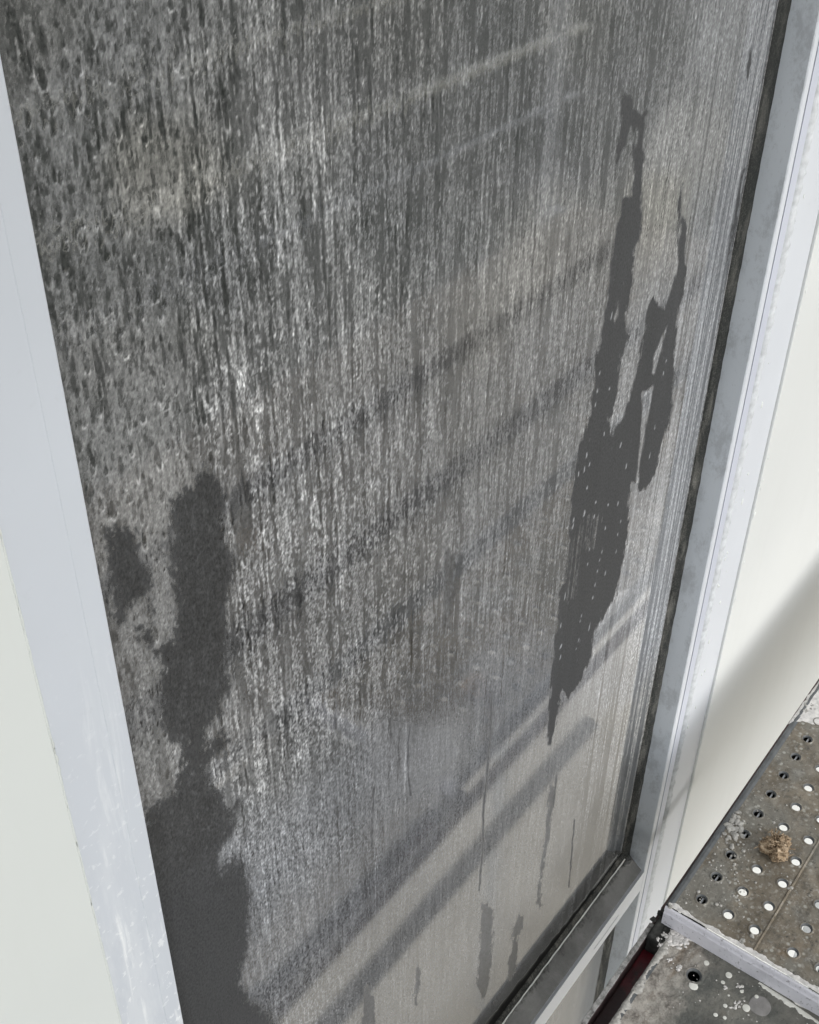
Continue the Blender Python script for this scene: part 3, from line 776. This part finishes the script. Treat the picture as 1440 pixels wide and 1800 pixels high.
k1 = M.mix(ga.outputs['Fac'], k_drop, k_run)
patch = M.ramp(M.noise(26, 4, 0.6, sc=(1, 1, 0.4)), [(0.36, 0.55), (0.60, 1.0)])
gf = M.math('MULTIPLY', gn.outputs['Fac'], patch)
c = M.mix(gf, an.outputs['Color'], M.mix(1.0, an.outputs['Color'], k1, 'MULTIPLY'))
M.color(c)
M.b.inputs['IOR'].default_value = 2.6
r_ = M.t.nodes.new('ShaderNodeMapRange'); M.link(an.outputs['Alpha'], r_.inputs[0])
r_.inputs['From Min'].default_value = 0.25; r_.inputs['From Max'].default_value = 0.72
r_.inputs['To Min'].default_value = 0.55; r_.inputs['To Max'].default_value = 0.045
M.rough(r_.outputs[0])
gs = M.ramp(M.noise(520, 3, 0.65, sc=(1, 1, 0.6)), [(0.34, 0.30), (0.62, 0.78)])
M.link(M.math('MULTIPLY', an.outputs['Alpha'], gs), M.b.inputs['Specular IOR Level'])
GLASS = M.m
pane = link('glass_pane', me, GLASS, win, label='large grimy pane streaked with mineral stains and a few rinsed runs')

# the part of the pane above the picture, and the lower pane below the sill
M = N('grimy_glass', 0.22, 0.5)
M.b.inputs['IOR'].default_value = 2.1
c = M.ramp(M.noise(30, 6, 0.65, sc=(1, 1, 0.12)), [(0.3, (0.10, 0.105, 0.105)), (0.7, (0.24, 0.24, 0.235))])
c = M.mix(M.ramp(M.noise(260, 5, 0.7, sc=(1, 1, 0.3)), [(0.35, 0.35), (0.65, 0.0)]), c, (0.07, 0.07, 0.07))
M.color(c); M.bump(M.noise(260, 4, sc=(1, 1, 0.25)), 0.25, 0.001)
GRIMY = M.m
bm = bmesh.new(); add_box(bm, GX0, GX1, -0.0002, 0.022, float(gz[-1]) + 0.0003, 0.985)
obj('glass_pane', bm, GRIMY, win, label='upper stretch of the grimy pane above the picture')
bm = bmesh.new(); add_box(bm, GX0, GX1, 0.0, 0.022, -3.34, ZF1 + 0.002)
obj('glass_pane', bm, GRIMY, win, label='lower grey pane beneath the sill')
bm = bmesh.new(); add_box(bm, XL, XR, -0.036, 0.03, ZB, -3.33, 0.0006)
obj('bottom_rail', bm, FRAME, win)

# caulk beads, uneven, beside both jambs
def bead(x0, x1, y, bulge, name, parent, amp, label=None, step=0.0028, z0=-2.6, z1=0.6):
    vs, fs = [], []
    n = int((z1 - z0) / step)
    prof = [(0, 0.004), (0.12, -0.4), (0.4, -1.0), (0.7, -0.9), (0.93, -0.35), (1, 0.004)]
    for i in range(n + 1):
        z = z0 + (z1 - z0) * i / n
        for k, (f, d) in enumerate(prof):
            nn_ = mnoise.fractal(Vector((z * 95, k * 1.3, x0 * 50)), 0.8, 2.0, 3)
            n2 = mnoise.noise(Vector((z * 22, k * 0.7, x0 * 31)))
            vs.append((x0 + (x1 - x0) * f + amp * (nn_ + 0.5 * n2) * (k >= 3 if x0 > 1 else k <= 2) , y + (d * bulge if k not in (0, 5) else 0.004) - 0.4 * amp * nn_ * (0 < k < 5), z))
    m_ = len(prof)
    for i in range(n):
        for k in range(m_ - 1):
            a = i * m_ + k
            fs.append((a, a + 1, a + m_ + 1, a + m_))
    me_ = bpy.data.meshes.new(name); me_.from_pydata(vs, [], fs); me_.update()
    me_.polygons.foreach_set('use_smooth', [True] * len(me_.polygons))
    return link(name, me_, BEAD, parent, label=label)
bead(XR + 0.0585, XR + 0.0775, -0.030, 0.0055, 'caulk_bead', win, 0.0038, 'lumpy white caulk bead beside the right jamb')
bead(WL - 0.0008, WL + 0.0012, -0.0392, 0.0010, 'caulk_bead', win, 0.0014)
bpy.data.objects['caulk_bead.001'].data.materials[0] = WALL_L
bm = bmesh.new(); add_box(bm, XR + 0.0715, WR - 0.0012, -0.0335, 0.03, ZB, ZT, 0.0008)
obj('cover_strip', bm, FRONT, win, label='flat pale strip between caulk and wall panel')
# stray blobs of paint on the strip and the wall edge
bm = bmesh.new()
for k in range(60):
    z = random.uniform(-1.5, -0.5); xx = random.choice([XR + 0.078 + random.random() * 0.03, WR + random.uniform(-0.008, 0.008)])
    if abs(z + 1.12) > 0.12 and random.random() < 0.6: continue
    r = random.uniform(0.0008, 0.0026)
    mt = Matrix.Translation((xx, -0.0338 if xx < WR - .002 else -0.0378, z)) @ Matrix.Diagonal((r, r * 0.5, r * random.uniform(1, 3), 1))
    bmesh.ops.create_icosphere(bm, subdivisions=2, radius=1, matrix=mt)
obj('paint_blob', bm, CAULK, win, True, 'stuff')

# ------------------------------------------------------------------ scaffold decks
ZD = -1.40
HP = 0.0463
def hole_cell(bm, cx, cy, x0, x1, y0, y1, z, rr=1.0, seg=20):
    """square of deck plate with a round pressed hole; (cx, cy) may lie off centre"""
    angs = sorted([2 * math.pi * i / seg for i in range(seg)] +
                  [math.atan2(b - cy, a - cx) % (2 * math.pi) for a in (x0, x1) for b in (y0, y1)])
    a2 = []
    for a in angs:
        if not a2 or a - a2[-1] > 1e-3: a2.append(a)
    def rect(a):
        c, s = math.cos(a), math.sin(a)
        t = min(((x1 if c > 0 else x0) - cx) / c if abs(c) > 1e-9 else 9, ((y1 if s > 0 else y0) - cy) / s if abs(s) > 1e-9 else 9)
        return bm.verts.new((cx + c * t, cy + s * t, z))
    rings = [[rect(a) for a in a2]]
    for r, dz in ((0.0112, 0.0), (0.0096, 0.0011), (0.0084, 0.0011), (0.0068, -0.0008), (0.0063, -0.0022)):
        rings.append([bm.verts.new((cx + r * rr * math.cos(a), cy + r * rr * math.sin(a), z + dz)) for a in a2])
    n = len(a2)
    for q in range(len(rings) - 1):
        for i in range(n):
            j = (i + 1) % n
            try: bm.faces.new((rings[q][i], rings[q][j], rings[q + 1][j], rings[q + 1][i])).material_index = 1 if q >= 3 else 0
            except ValueError: pass

def deck(name, label, x0, x1, y0, y1, z, mat, rows=None, groove=None, group='steel scaffold decks', hole=None):
    """y0 is the edge towards the wall, y1 the far edge (y1 < y0)"""
    t = thing(name, label, 'scaffold deck', ((x0 + x1) / 2, (y0 + y1) / 2, z - 0.06), group)
    bm = bmesh.new()
    e = 0.010
    ya, yb = y0 - e, y1 + e
    if rows:
        xs0 = rows[0]
        k0 = int((xs0 - HP / 2 - x0) // HP) if xs0 - HP / 2 > x0 else 0
        cols = []
        c = xs0
        while c + HP / 2 < x1 - 0.012: cols.append(c); c += HP
        xa, xb = cols[0] - HP / 2, cols[-1] + HP / 2
        ys = rows[1]
        bounds = [ya]
        for i, y in enumerate(ys):
            bounds.append((y + ys[i + 1]) / 2 if i + 1 < len(ys) else yb)
        zz = lambda y: z - (0.0022 if groove and y < groove else 0.0)
        for i, y in enumerate(ys):
            b0, b1 = bounds[i], bounds[i + 1]
            if groove and b1 < groove < b0:
                b1 = groove + 0.002 if y > groove else b1
            if groove and i and bounds[i] > groove > y: pass
            if groove and y < groove and i and ys[i - 1] > groove: b0 = groove - 0.006
            for c in cols: hole_cell(bm, c, y, c - HP / 2, c + HP / 2, b1, b0, zz(y), 0.92)
            for (u, w) in ((x0, xa), (xb, x1)):
                bm.faces.new([bm.verts.new(p) for p in ((u, b1, zz(y)), (w, b1, zz(y)), (w, b0, zz(y)), (u, b0, zz(y)))])
        if groove:
            for (p, zp), (q, zq) in (((groove + 0.002, z), (groove, z + 0.0012)), ((groove, z + 0.0012), (groove - 0.002, z - 0.003)), ((groove - 0.002, z - 0.003), (groove - 0.006, z - 0.0022))):
                bm.faces.new([bm.verts.new(k) for k in ((x0, q, zq), (x1, q, zq), (x1, p, zp), (x0, p, zp))])
    else:
        nX, nY = int((x1 - x0) / 0.02), max(4, int((ya - yb) / 0.02))
        g_ = [[bm.verts.new((x0 + (x1 - x0) * i / nX, yb + (ya - yb) * j / nY, z)) for i in range(nX + 1)] for j in range(nY + 1)]
        hi = hj = -9
        if hole:
            sx_, sy_ = (x1 - x0) / nX, (ya - yb) / nY
            hi, hj = int(round((hole[0] - x0) / sx_)) - 1, int(round((hole[1] - yb) / sy_)) - 1
            hole_cell(bm, hole[0], hole[1], x0 + sx_ * hi, x0 + sx_ * (hi + 2), yb + sy_ * hj, yb + sy_ * (hj + 2), z, 1.25, 28)
        for j in range(nY):
            for i in range(nX):
                if hole and hi <= i < hi + 2 and hj <= j < hj + 2: continue
                bm.faces.new((g_[j][i], g_[j][i + 1], g_[j + 1][i + 1], g_[j + 1][i]))
    obj('deck_plate', bm, mat, t).data.materials.append(STEEL_DARK)  # second slot darkens the hole walls as painted shade
    # folded edges
    for s, y in ((1, y0), (-1, y1)):
        bm = bmesh.new()
        pr = [(y - s * e, z), (y - s * 0.006, z + 0.0012), (y - s * 0.002, z + 0.0004), (y, z - 0.003), (y, z - 0.036), (y - s * 0.012, z - 0.036), (y - s * 0.012, z - 0.032), (y - s * 0.003, z - 0.032), (y - s * 0.003, z - 0.006), (y - s * e, z - 0.004)]
        add_prism(bm, pr if s < 0 else pr[::-1], x0, x1, 'x')
        obj('side_flange', bm, STEEL_DARK, t)
    return t

ROWS = (1.0436, [-0.2127, -0.2522, -0.2905, -0.3445, -0.3830, -0.4210])
dk = deck('scaffold_deck', 'perforated brown grey steel deck in the right corner carrying a dry clump', 1.009, 3.07, -0.1765, -0.4640, ZD, DECK, ROWS, -0.302)
# closed channel and slot bar under the first row of holes
bm = bmesh.new(); add_box(bm, 1.02, 3.06, -0.2290, -0.1960, ZD - 0.036, ZD - 0.018)
obj('edge_channel', bm, DARK_GAP, dk)
bm = bmesh.new(); add_box(bm, 1.02, 3.06, -0.2140, -0.2119, ZD - 0.0085, ZD - 0.0040)
obj('slot_bar', bm, GALV, dk)
# end bar facing the viewer: rounded top lip, flat lilac grey face
bm = bmesh.new()
prof = [(1.009, ZD - 0.0045), (1.0065, ZD - 0.002), (1.0045, ZD - 0.0045), (1.0035, ZD - 0.009), (1.0055, ZD - 0.012), (1.0035, ZD - 0.015), (1.0030, ZD - 0.0375), (1.009, ZD - 0.0375)]
a = [bm.verts.new((p[0], -0.1775, p[1])) for p in prof]; b = [bm.verts.new((p[0], -0.463, p[1])) for p in prof]
for i in range(len(prof)):
    bm.faces.new((a[i], a[(i + 1) % len(prof)], b[(i + 1) % len(prof)], b[i]))
bm.faces.new(a[::-1]); bm.faces.new(b)
obj('end_bar', bm, END_BAR, dk, label='lilac grey end bar flecked with dirt')

def crust(name, parent, pts, width, hgt, mat, seedk, z, n=240, label=None):
    """uneven crust of plaster along a polyline on a deck"""
    pts = [Vector(p) for p in pts]
    L = [0]
    for p, q in zip(pts, pts[1:]): L.append(L[-1] + (q - p).length)
    vs, fs = [], []
    m_ = 9
    for i in range(n + 1):
        s = L[-1] * i / n
        k = max(j for j in range(len(L)) if L[j] <= s + 1e-9); k = min(k, len(pts) - 2)
        t = (s - L[k]) / (L[k + 1] - L[k]); p = pts[k].lerp(pts[k + 1], t)
        d = (pts[k + 1] - pts[k]).normalized(); nrm = Vector((-d.y, d.x, 0))
        wv = width * (0.45 + 0.9 * max(0, mnoise.fractal(Vector((s * 45, seedk, 0)), 0.8, 2.0, 4) + 0.35))
        for j in range(m_):
            f = j / (m_ - 1)
            q = p + nrm * wv * (f * 1.15 - 0.15)
            h = math.sin(math.pi * min(1, f * 1.05 + 0.02)) * hgt * (0.5 + 0.8 * abs(mnoise.fractal(Vector((q.x * 160, q.y * 160, seedk)), 0.7, 2.0, 4)))
            if j in (0, m_ - 1): h = -0.0005
            vs.append((q.x, q.y, z + h))
    for i in range(n):
        for j in range(m_ - 1):
            a_ = i * m_ + j
            fs.append((a_, a_ + 1, a_ + m_ + 1, a_ + m_))
    me_ = bpy.data.meshes.new(name); me_.from_pydata(vs, [], fs); me_.update()
    me_.polygons.foreach_set('use_smooth', [True] * len(me_.polygons))
    return link(name, me_, mat, parent, 'stuff', label)
crust('plaster_crust', dk, [(1.0085, -0.463, 0), (1.0085, -0.36, 0), (1.0085, -0.18, 0)], -0.0065, 0.0022, CRUST, 3.3, ZD)

def blob(bm, x_, y_, z, r, flat=0.25, rough=0.25, sub=2, sx=1.0, rot=0.0):
    mt = Matrix.Translation((x_, y_, z)) @ Matrix.Rotation(rot, 4, 'Z') @ Matrix.Diagonal((r * sx, r, r * flat, 1))
    geo = bmesh.ops.create_icosphere(bm, subdivisions=sub, radius=1, matrix=mt)
    sd_ = random.random() * 50
    for vv in geo['verts']:
        d = vv.co - Vector((x_, y_, z))
        k = 1 + rough * mnoise.fractal(Vector((vv.co.x / r * 1.1 + sd_, vv.co.y / r * 1.1, vv.co.z / r)), 0.8, 2.0, 3)
        vv.co = Vector((x_, y_, z)) + d * k

# mortar spatter on the perforated deck
bm = bmesh.new()
for k in range(170):
    px = random.gauss(1290, 50); py = random.gauss(1500, 60)
    p = at_z(px, py, ZD)
    if p.y > -0.187 or p.y < -0.27 or p.x < 1.02: continue
    blob(bm, p.x, p.y, ZD + 0.0002, random.uniform(0.0006, 0.0024) * (1 if random.random() < .8 else 1.6), 0.22, 0.3, 1)
for k in range(60):
    px = random.uniform(1200, 1440); py = random.uniform(1330, 1760)
    p = at_z(px, py, ZD)
    if p.y > -0.187 or p.x < 1.02 or p.y < -0.45: continue
    blob(bm, p.x, p.y, ZD + 0.0002 - (0.0022 if p.y < -0.302 else 0), random.uniform(0.0006, 0.0016), 0.3, 0.3, 1)
obj('mortar_spatter', bm, MORTAR, dk, True, 'stuff')
bm = bmesh.new()
for k in range(46):                                   # crusty lump near the edge
    px = random.gauss(1288, 9); py = random.gauss(1452, 15)
    p = at_z(px, py, ZD)
    if p.y > -0.186: continue
    blob(bm, p.x, p.y, ZD + 0.0008, random.uniform(0.0015, 0.0048), 0.55, 0.6, 2, random.uniform(0.7, 1.8), random.random() * 3)
for px, py in ((1305, 1655), (1322, 1645), (1180, 1590), (1384, 1552), (1420, 1238), (1428, 1246), (1415, 1246)):
    p = at_z(px, py, ZD)
    for q in range(5): blob(bm, p.x + random.gauss(0, .003), p.y + random.gauss(0, .003), ZD + 0.0004, random.uniform(.001, .003), .5, .6, 2)
obj('mortar_crust', bm, MORTAR, dk, True, 'stuff')
# pale plaster smear at the far top corner
crust('plaster_smear', dk, [at_z(1442, 1205, 0), at_z(1410, 1262, 0)], 0.0, 0.0, CRUST, 1.0, ZD) if False else None
def smear(name, parent, poly_px, z, mat, amp=0.0012):
    P = [at_z(a, b, z) for a, b in poly_px]
    bm = bmesh.new()
    c = sum(P, Vector()) / len(P)
    dense = []
    for p, q in zip(P, P[1:] + P[:1]):
        for i in range(10):
            w_ = p.lerp(q, i / 10)
            dense.append(w_ + (w_ - c) * 0.08 * mnoise.fractal(Vector((w_.x * 120, w_.y * 120, 0)), .8, 2, 4))
    rings = []
    for f in (1.0, 0.93, 0.75, 0.5, 0.25):
        rings.append([bm.verts.new((c.x + (p.x - c.x) * f, c.y + (p.y - c.y) * f, z - 0.0003 if f == 1 else z + amp * (0.35 + 0.5 * abs(mnoise.fractal(Vector((p.x * 130 * f, p.y * 130 * f, f)), .8, 2, 4))))) for p in dense])
    for r0, r1 in zip(rings, rings[1:]):
        for i in range(len(dense)):
            j = (i + 1) % len(dense)
            bm.faces.new((r0[i], r0[j], r1[j], r1[i]))
    bm.faces.new(rings[-1])
    return obj(name, bm, mat, parent, True, 'stuff')
smear('plaster_smear', dk, [(1452, 1180), (1412, 1235), (1385, 1273), (1410, 1268), (1440, 1277), (1470, 1240)], ZD, CRUST, 0.0014)

# deck the photographer stands on, one bay to the left, a touch lower
ZN = -1.4385
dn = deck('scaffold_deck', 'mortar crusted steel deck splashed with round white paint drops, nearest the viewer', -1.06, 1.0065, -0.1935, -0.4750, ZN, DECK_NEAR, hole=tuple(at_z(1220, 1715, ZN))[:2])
def on_near(px, py): return at_z(px, py, ZN)
p = on_near(1220, 1715)
bm = bmesh.new(); add_box(bm, p.x - 0.03, p.x + 0.03, p.y - 0.03, p.y + 0.03, ZN - 0.034, ZN - 0.0045)
bmesh.ops.delete(bm, geom=[f for f in bm.faces if f.calc_center_median().z > ZN - 0.006], context='FACES')
obj('hole_well', bm, DARK_GAP, dn)  # black box added under the hole so it looks shaded
for px, py, r in ((1219, 1733, 9.0), (1242, 1693, 5.5), (1281, 1714, 6.5), (1271, 1727, 4.0), (1312, 1772, 7.5), (1330, 1752, 4.0), (1275, 1768, 4.2), (1258, 1784, 4.2), (1274, 1789, 3.6), (1178, 1659, 3.6), (1305, 1734, 3.2), (1281, 1750, 2.2), (1424, 1788, 3.5), (1304, 1743, 3.6)):
    q = on_near(px, py)
    bm = bmesh.new(); blob(bm, q.x, q.y, ZN + 0.0003, r / 1180 * 0.82, 0.13, 0.10, 3)
    obj('paint_drop', bm, PAINT, dn, True)
bm = bmesh.new()
for px, py, s_ in ((1177, 1688, 6), (1190, 1703, 6), (1196, 1699, 4), (1157, 1650, 4), (1160, 1662, 5), (1168, 1643, 4), (1300, 1735, 5), (1297, 1765, 8), (1290, 1772, 5), (1275, 1737, 4)):
    q = on_near(px, py)
    for k in range(9): blob(bm, q.x + random.gauss(0, s_ / 2600), q.y + random.gauss(0, s_ / 2600), ZN + 0.0005, random.uniform(.0008, .0022), 0.4, 0.6, 1, random.uniform(.7, 1.6), random.random() * 3)
for k in range(70):
    q = on_near(random.uniform(1080, 1440), random.uniform(1640, 1800))
    if q.x > 1.0 or q.y > -0.203 or q.y < -.46: continue
    blob(bm, q.x, q.y, ZN + 0.0002, random.uniform(.0005, .0014), 0.35, 0.4, 1)
obj('paint_spatter', bm, CRUST, dn, True, 'stuff')
crust('plaster_crust', dn, [(1.0062, -0.475, 0), (1.0062, -0.36, 0), (1.0062, -0.20, 0)], 0.0032, 0.0018, CRUST, 7.7, ZN)
crust('plaster_crust', dn, [(0.6, -0.1955, 0), (0.8, -0.1955, 0), (1.0, -0.1955, 0)], -0.011, 0.0030, MORTAR, 5.1, ZN, 400)
bm = bmesh.new()
for k in range(80):
    q = Vector((1.0 - abs(random.gauss(0, .010)), -0.196 - abs(random.gauss(0, .010)), ZN))
    blob(bm, q.x, q.y, ZN + 0.0004, random.uniform(.0012, .004), .5, .6, 2, random.uniform(.7, 1.8), random.random() * 3)
obj('mortar_crust', bm, CRUST, dn, True, 'stuff')

q = on_near(1336, 1768)
bm = bmesh.new(); blob(bm, q.x, q.y, ZN + 0.0001, 0.0145, 0.02, 0.08, 3)
obj('paint_drop', bm, plain('grey_dried_puddle', (0.25, 0.24, 0.228), 0.6, 0.3, 0.2, 80), dn, True, label='large faint grey dried puddle')
crust('paint_smear', dn, [on_near(1335, 1726), on_near(1385, 1758), on_near(1450, 1803)], -0.0075, 0.0010, PAINT, 2.2, ZN)
crust('paint_smear', dn, [on_near(1262, 1668), on_near(1290, 1690), on_near(1325, 1716)], -0.0030, 0.0008, PAINT, 4.2, ZN)
# further planks out to the guard rail (seen mirrored in the pane)
lab = ['steel scaffold plank second out from the facade, mirrored in the pane', 'narrow steel plank third out from the facade', 'steel plank fourth out from the facade, outermost']
for (ya, yb), l in zip(((-0.485, -0.645), (-0.672, -0.932), (-0.960, -1.205)), lab):
    d_ = deck('scaffold_deck', l, -1.06, 3.07, ya, yb, ZD - 0.008, DECK_FAR)

gap_black = plain('gap_shade_black', (0.022, 0.020, 0.018), 0.85, 0.2, 0.5, 30)  # near-black strips added to paint the shaded gaps between planks
for ya, yb, l in ((-0.640, -0.677, 'inner'), (-0.926, -0.966, 'outer')):
    bm = bmesh.new(); add_box(bm, -1.06, 3.07, yb, ya, ZD - 0.006, ZD + 0.006, 0.002)
    tag(obj('gap_shade_strip', bm, gap_black), 'added dark batten covering the %s joint between two steel planks' % l, 'shade_strip')

# transoms carrying the decks, ledger, standards, guard rails
tr = thing('scaffold_transom', 'dark grimy end of the steel cross tube between the two decks', 'scaffold tube', (1.005, -0.7, -1.5))
bm = bmesh.new(); add_box(bm, 0.976, 1.030, -1.30, -0.1705, ZD - 0.098, ZD - 0.0405, 0.003)
bmesh.ops.subdivide_edges(bm, edges=[e for e in bm.edges if e.calc_length() > 0.03], cuts=6, use_grid_fill=True)
obj('tube', bm, GRIME, tr)
bm = bmesh.new()
for k in range(26):
    blob(bm, random.uniform(0.98, 1.026), random.uniform(-0.20, -0.166), ZD - 0.0400, random.uniform(.002, .005), 0.35, 0.6, 2)
obj('grime_lump', bm, GRIME, tr, True, 'stuff')
for x_ in (-1.06, 3.07):
    bm = bmesh.new(); add_box(bm, x_ - 0.024, x_ + 0.024, -1.30, -0.19, ZD - 0.098, ZD - 0.0405, 0.003)
    tag(obj('scaffold_transom', bm, GALV), 'steel cross tube under the %s end of the decks' % ('left' if x_ < 0 else 'right'), 'scaffold tube')
ZR = -1.447
rd = thing('scaffold_ledger', 'dark red steel channel with a dusty pale lip between window and near deck', 'scaffold beam', (0.5, -0.165, ZR - 0.05))
bm = bmesh.new(); add_box(bm, -1.06, 0.975, -0.1700, -0.1635, ZR - 0.040, ZR, 0.0012)
add_box(bm, 1.0305, 3.07, -0.1700, -0.1640, ZR - 0.040, ZR, 0.0012)
add_box(bm, 0.975, 1.0305, -0.1690, -0.1650, ZR - 0.040, ZR - 0.001)
obj('lip', bm, REDFACE, rd)
bm = bmesh.new(); add_box(bm, -1.06, 1.0, -0.1702, -0.1632, ZR, ZR + 0.0022, 0.0008)
bmesh.ops.subdivide_edges(bm, edges=[e for e in bm.edges if e.calc_length() > 0.5], cuts=300)
for vv in bm.verts: vv.co.z += 0.0012 * mnoise.noise(vv.co * 90); vv.co.y += 0.0008 * mnoise.noise(vv.co * 140 + Vector((5, 0, 0)))
obj('dust_crust', bm, LIP, rd, label='pale dusty crust on the rim')
bm = bmesh.new(); add_box(bm, -1.06, 0.9755, -0.2260, -0.1702, ZR - 0.0395, ZR - 0.025, 0.0015)
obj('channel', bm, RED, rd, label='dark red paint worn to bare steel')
bm = bmesh.new(); add_tube(bm, (-1.3, -0.177, -1.652), (1.455, -0.177, -1.652), 0.017)
tag(obj('scaffold_ledger', bm, GALV), 'galvanised steel tube running under the inner edge of the decks', 'scaffold tube')
for i, x_ in enumerate((-1.06, 3.07)):
    bm = bmesh.new(); add_tube(bm, (x_, -1.30, -6.0), (x_, -1.30, 0.9), 0.0242)
    tag(obj('scaffold_standard', bm, GALV), ('leftmost', 'rightmost')[i] + ' upright galvanised scaffold tube along the outer guard rail', 'scaffold tube', 'outer scaffold uprights')
    if True:
        bm = bmesh.new(); add_tube(bm, (x_, -0.10, -6.0), (x_, -0.10, 0.9), 0.0242)
        tag(obj('scaffold_standard', bm, GALV), 'inner galvanised scaffold upright at the %s end of the bay' % ('left' if i == 0 else 'right'), 'scaffold tube', 'inner scaffold uprights')
for z_, l in ((-1.165, 'lowest'), (-0.965, 'middle'), (-0.715, 'uppermost')):
    bm = bmesh.new(); add_tube(bm, (-1.3, -1.355, z_), (3.3, -1.355, z_), 0.0135 if z_ == -0.965 else 0.009)
    tag(obj('guard_rail', bm, GALV if z_ < -1 else PAINT), l + ' pale guard rail tube along the outside of the scaffold', 'guard rail', 'scaffold guard rails')
for k, (ya, yb) in enumerate(((-0.18, -0.50), (-0.52, -0.84), (-0.86, -1.20))):
    deck('scaffold_deck', 'underside of the upper lift, %s plank overhead' % ('innermost', 'middle', 'outermost')[k], -1.06, 3.07, ya, yb, 0.66, DECK_FAR)
for x_ in (-1.06, 1.005, 3.07):
    bm = bmesh.new(); add_box(bm, x_ - 0.024, x_ + 0.024, -1.30, -0.16, 0.562, 0.6195, 0.003)
    tag(obj('scaffold_transom', bm, GALV), 'steel cross tube under the %s end of the upper lift' % ('left' if x_ < 0 else 'middle' if x_ < 2 else 'right'), 'scaffold tube')

# ------------------------------------------------------------------ dry clump on the deck
c0 = at_z(1362, 1498, ZD)
cl_o = thing('fibre_clump', 'crumpled tan clump of dry fibres lying on the perforated deck', 'debris', (c0.x, c0.y, ZD))
bm = bmesh.new()
geo = bmesh.ops.create_icosphere(bm, subdivisions=5, radius=1)
for vv in bm.verts:
    d = vv.co.normalized()
    a = math.atan2(d.y, d.x)
    lobes = 1 + 0.16 * math.cos(3 * a + 0.8) + 0.13 * math.cos(5 * a + 2.1) + 0.06 * math.cos(9 * a)
    f = mnoise.fractal(d * 2.3 + Vector((3, 1, 7)), 0.7, 2.1, 5)
    rg = 1 - abs(mnoise.noise(d * 5 + Vector((9, 2, 1)))) * 2
    k = lobes * (1 + 0.30 * f) + 0.13 * rg
    zz_ = d.z * k * 0.0145
    vv.co = Vector((c0.x + d.x * k * 0.0180, c0.y + d.y * k * 0.0165, ZD + max(0.0003, 0.010 + zz_)))
obj('clump_body', bm, FIBRE, cl_o, True)
bm = bmesh.new()
for k in range(90):
    a = random.random() * 6.28; rr = random.uniform(0.003, 0.019)
    p = Vector((c0.x + rr * math.cos(a), c0.y + rr * math.sin(a), ZD + 0.025 * (1 - (rr / 0.022) ** 2) + 0.001))
    d = Vector((random.gauss(0, 1), random.gauss(0, 1), random.gauss(0, .4))).normalized()
    prev = p
    for s_ in range(7):
        d = (d + Vector((random.gauss(0, .6), random.gauss(0, .6), random.gauss(0, .35)))).normalized()
        q = prev + d * 0.0022
        q.z = max(q.z, ZD + 0.0008)
        add_tube(bm, prev, q, 0.0007, 5)
        prev = q
obj('fibre', bm, FIBRE, cl_o, True, 'stuff')
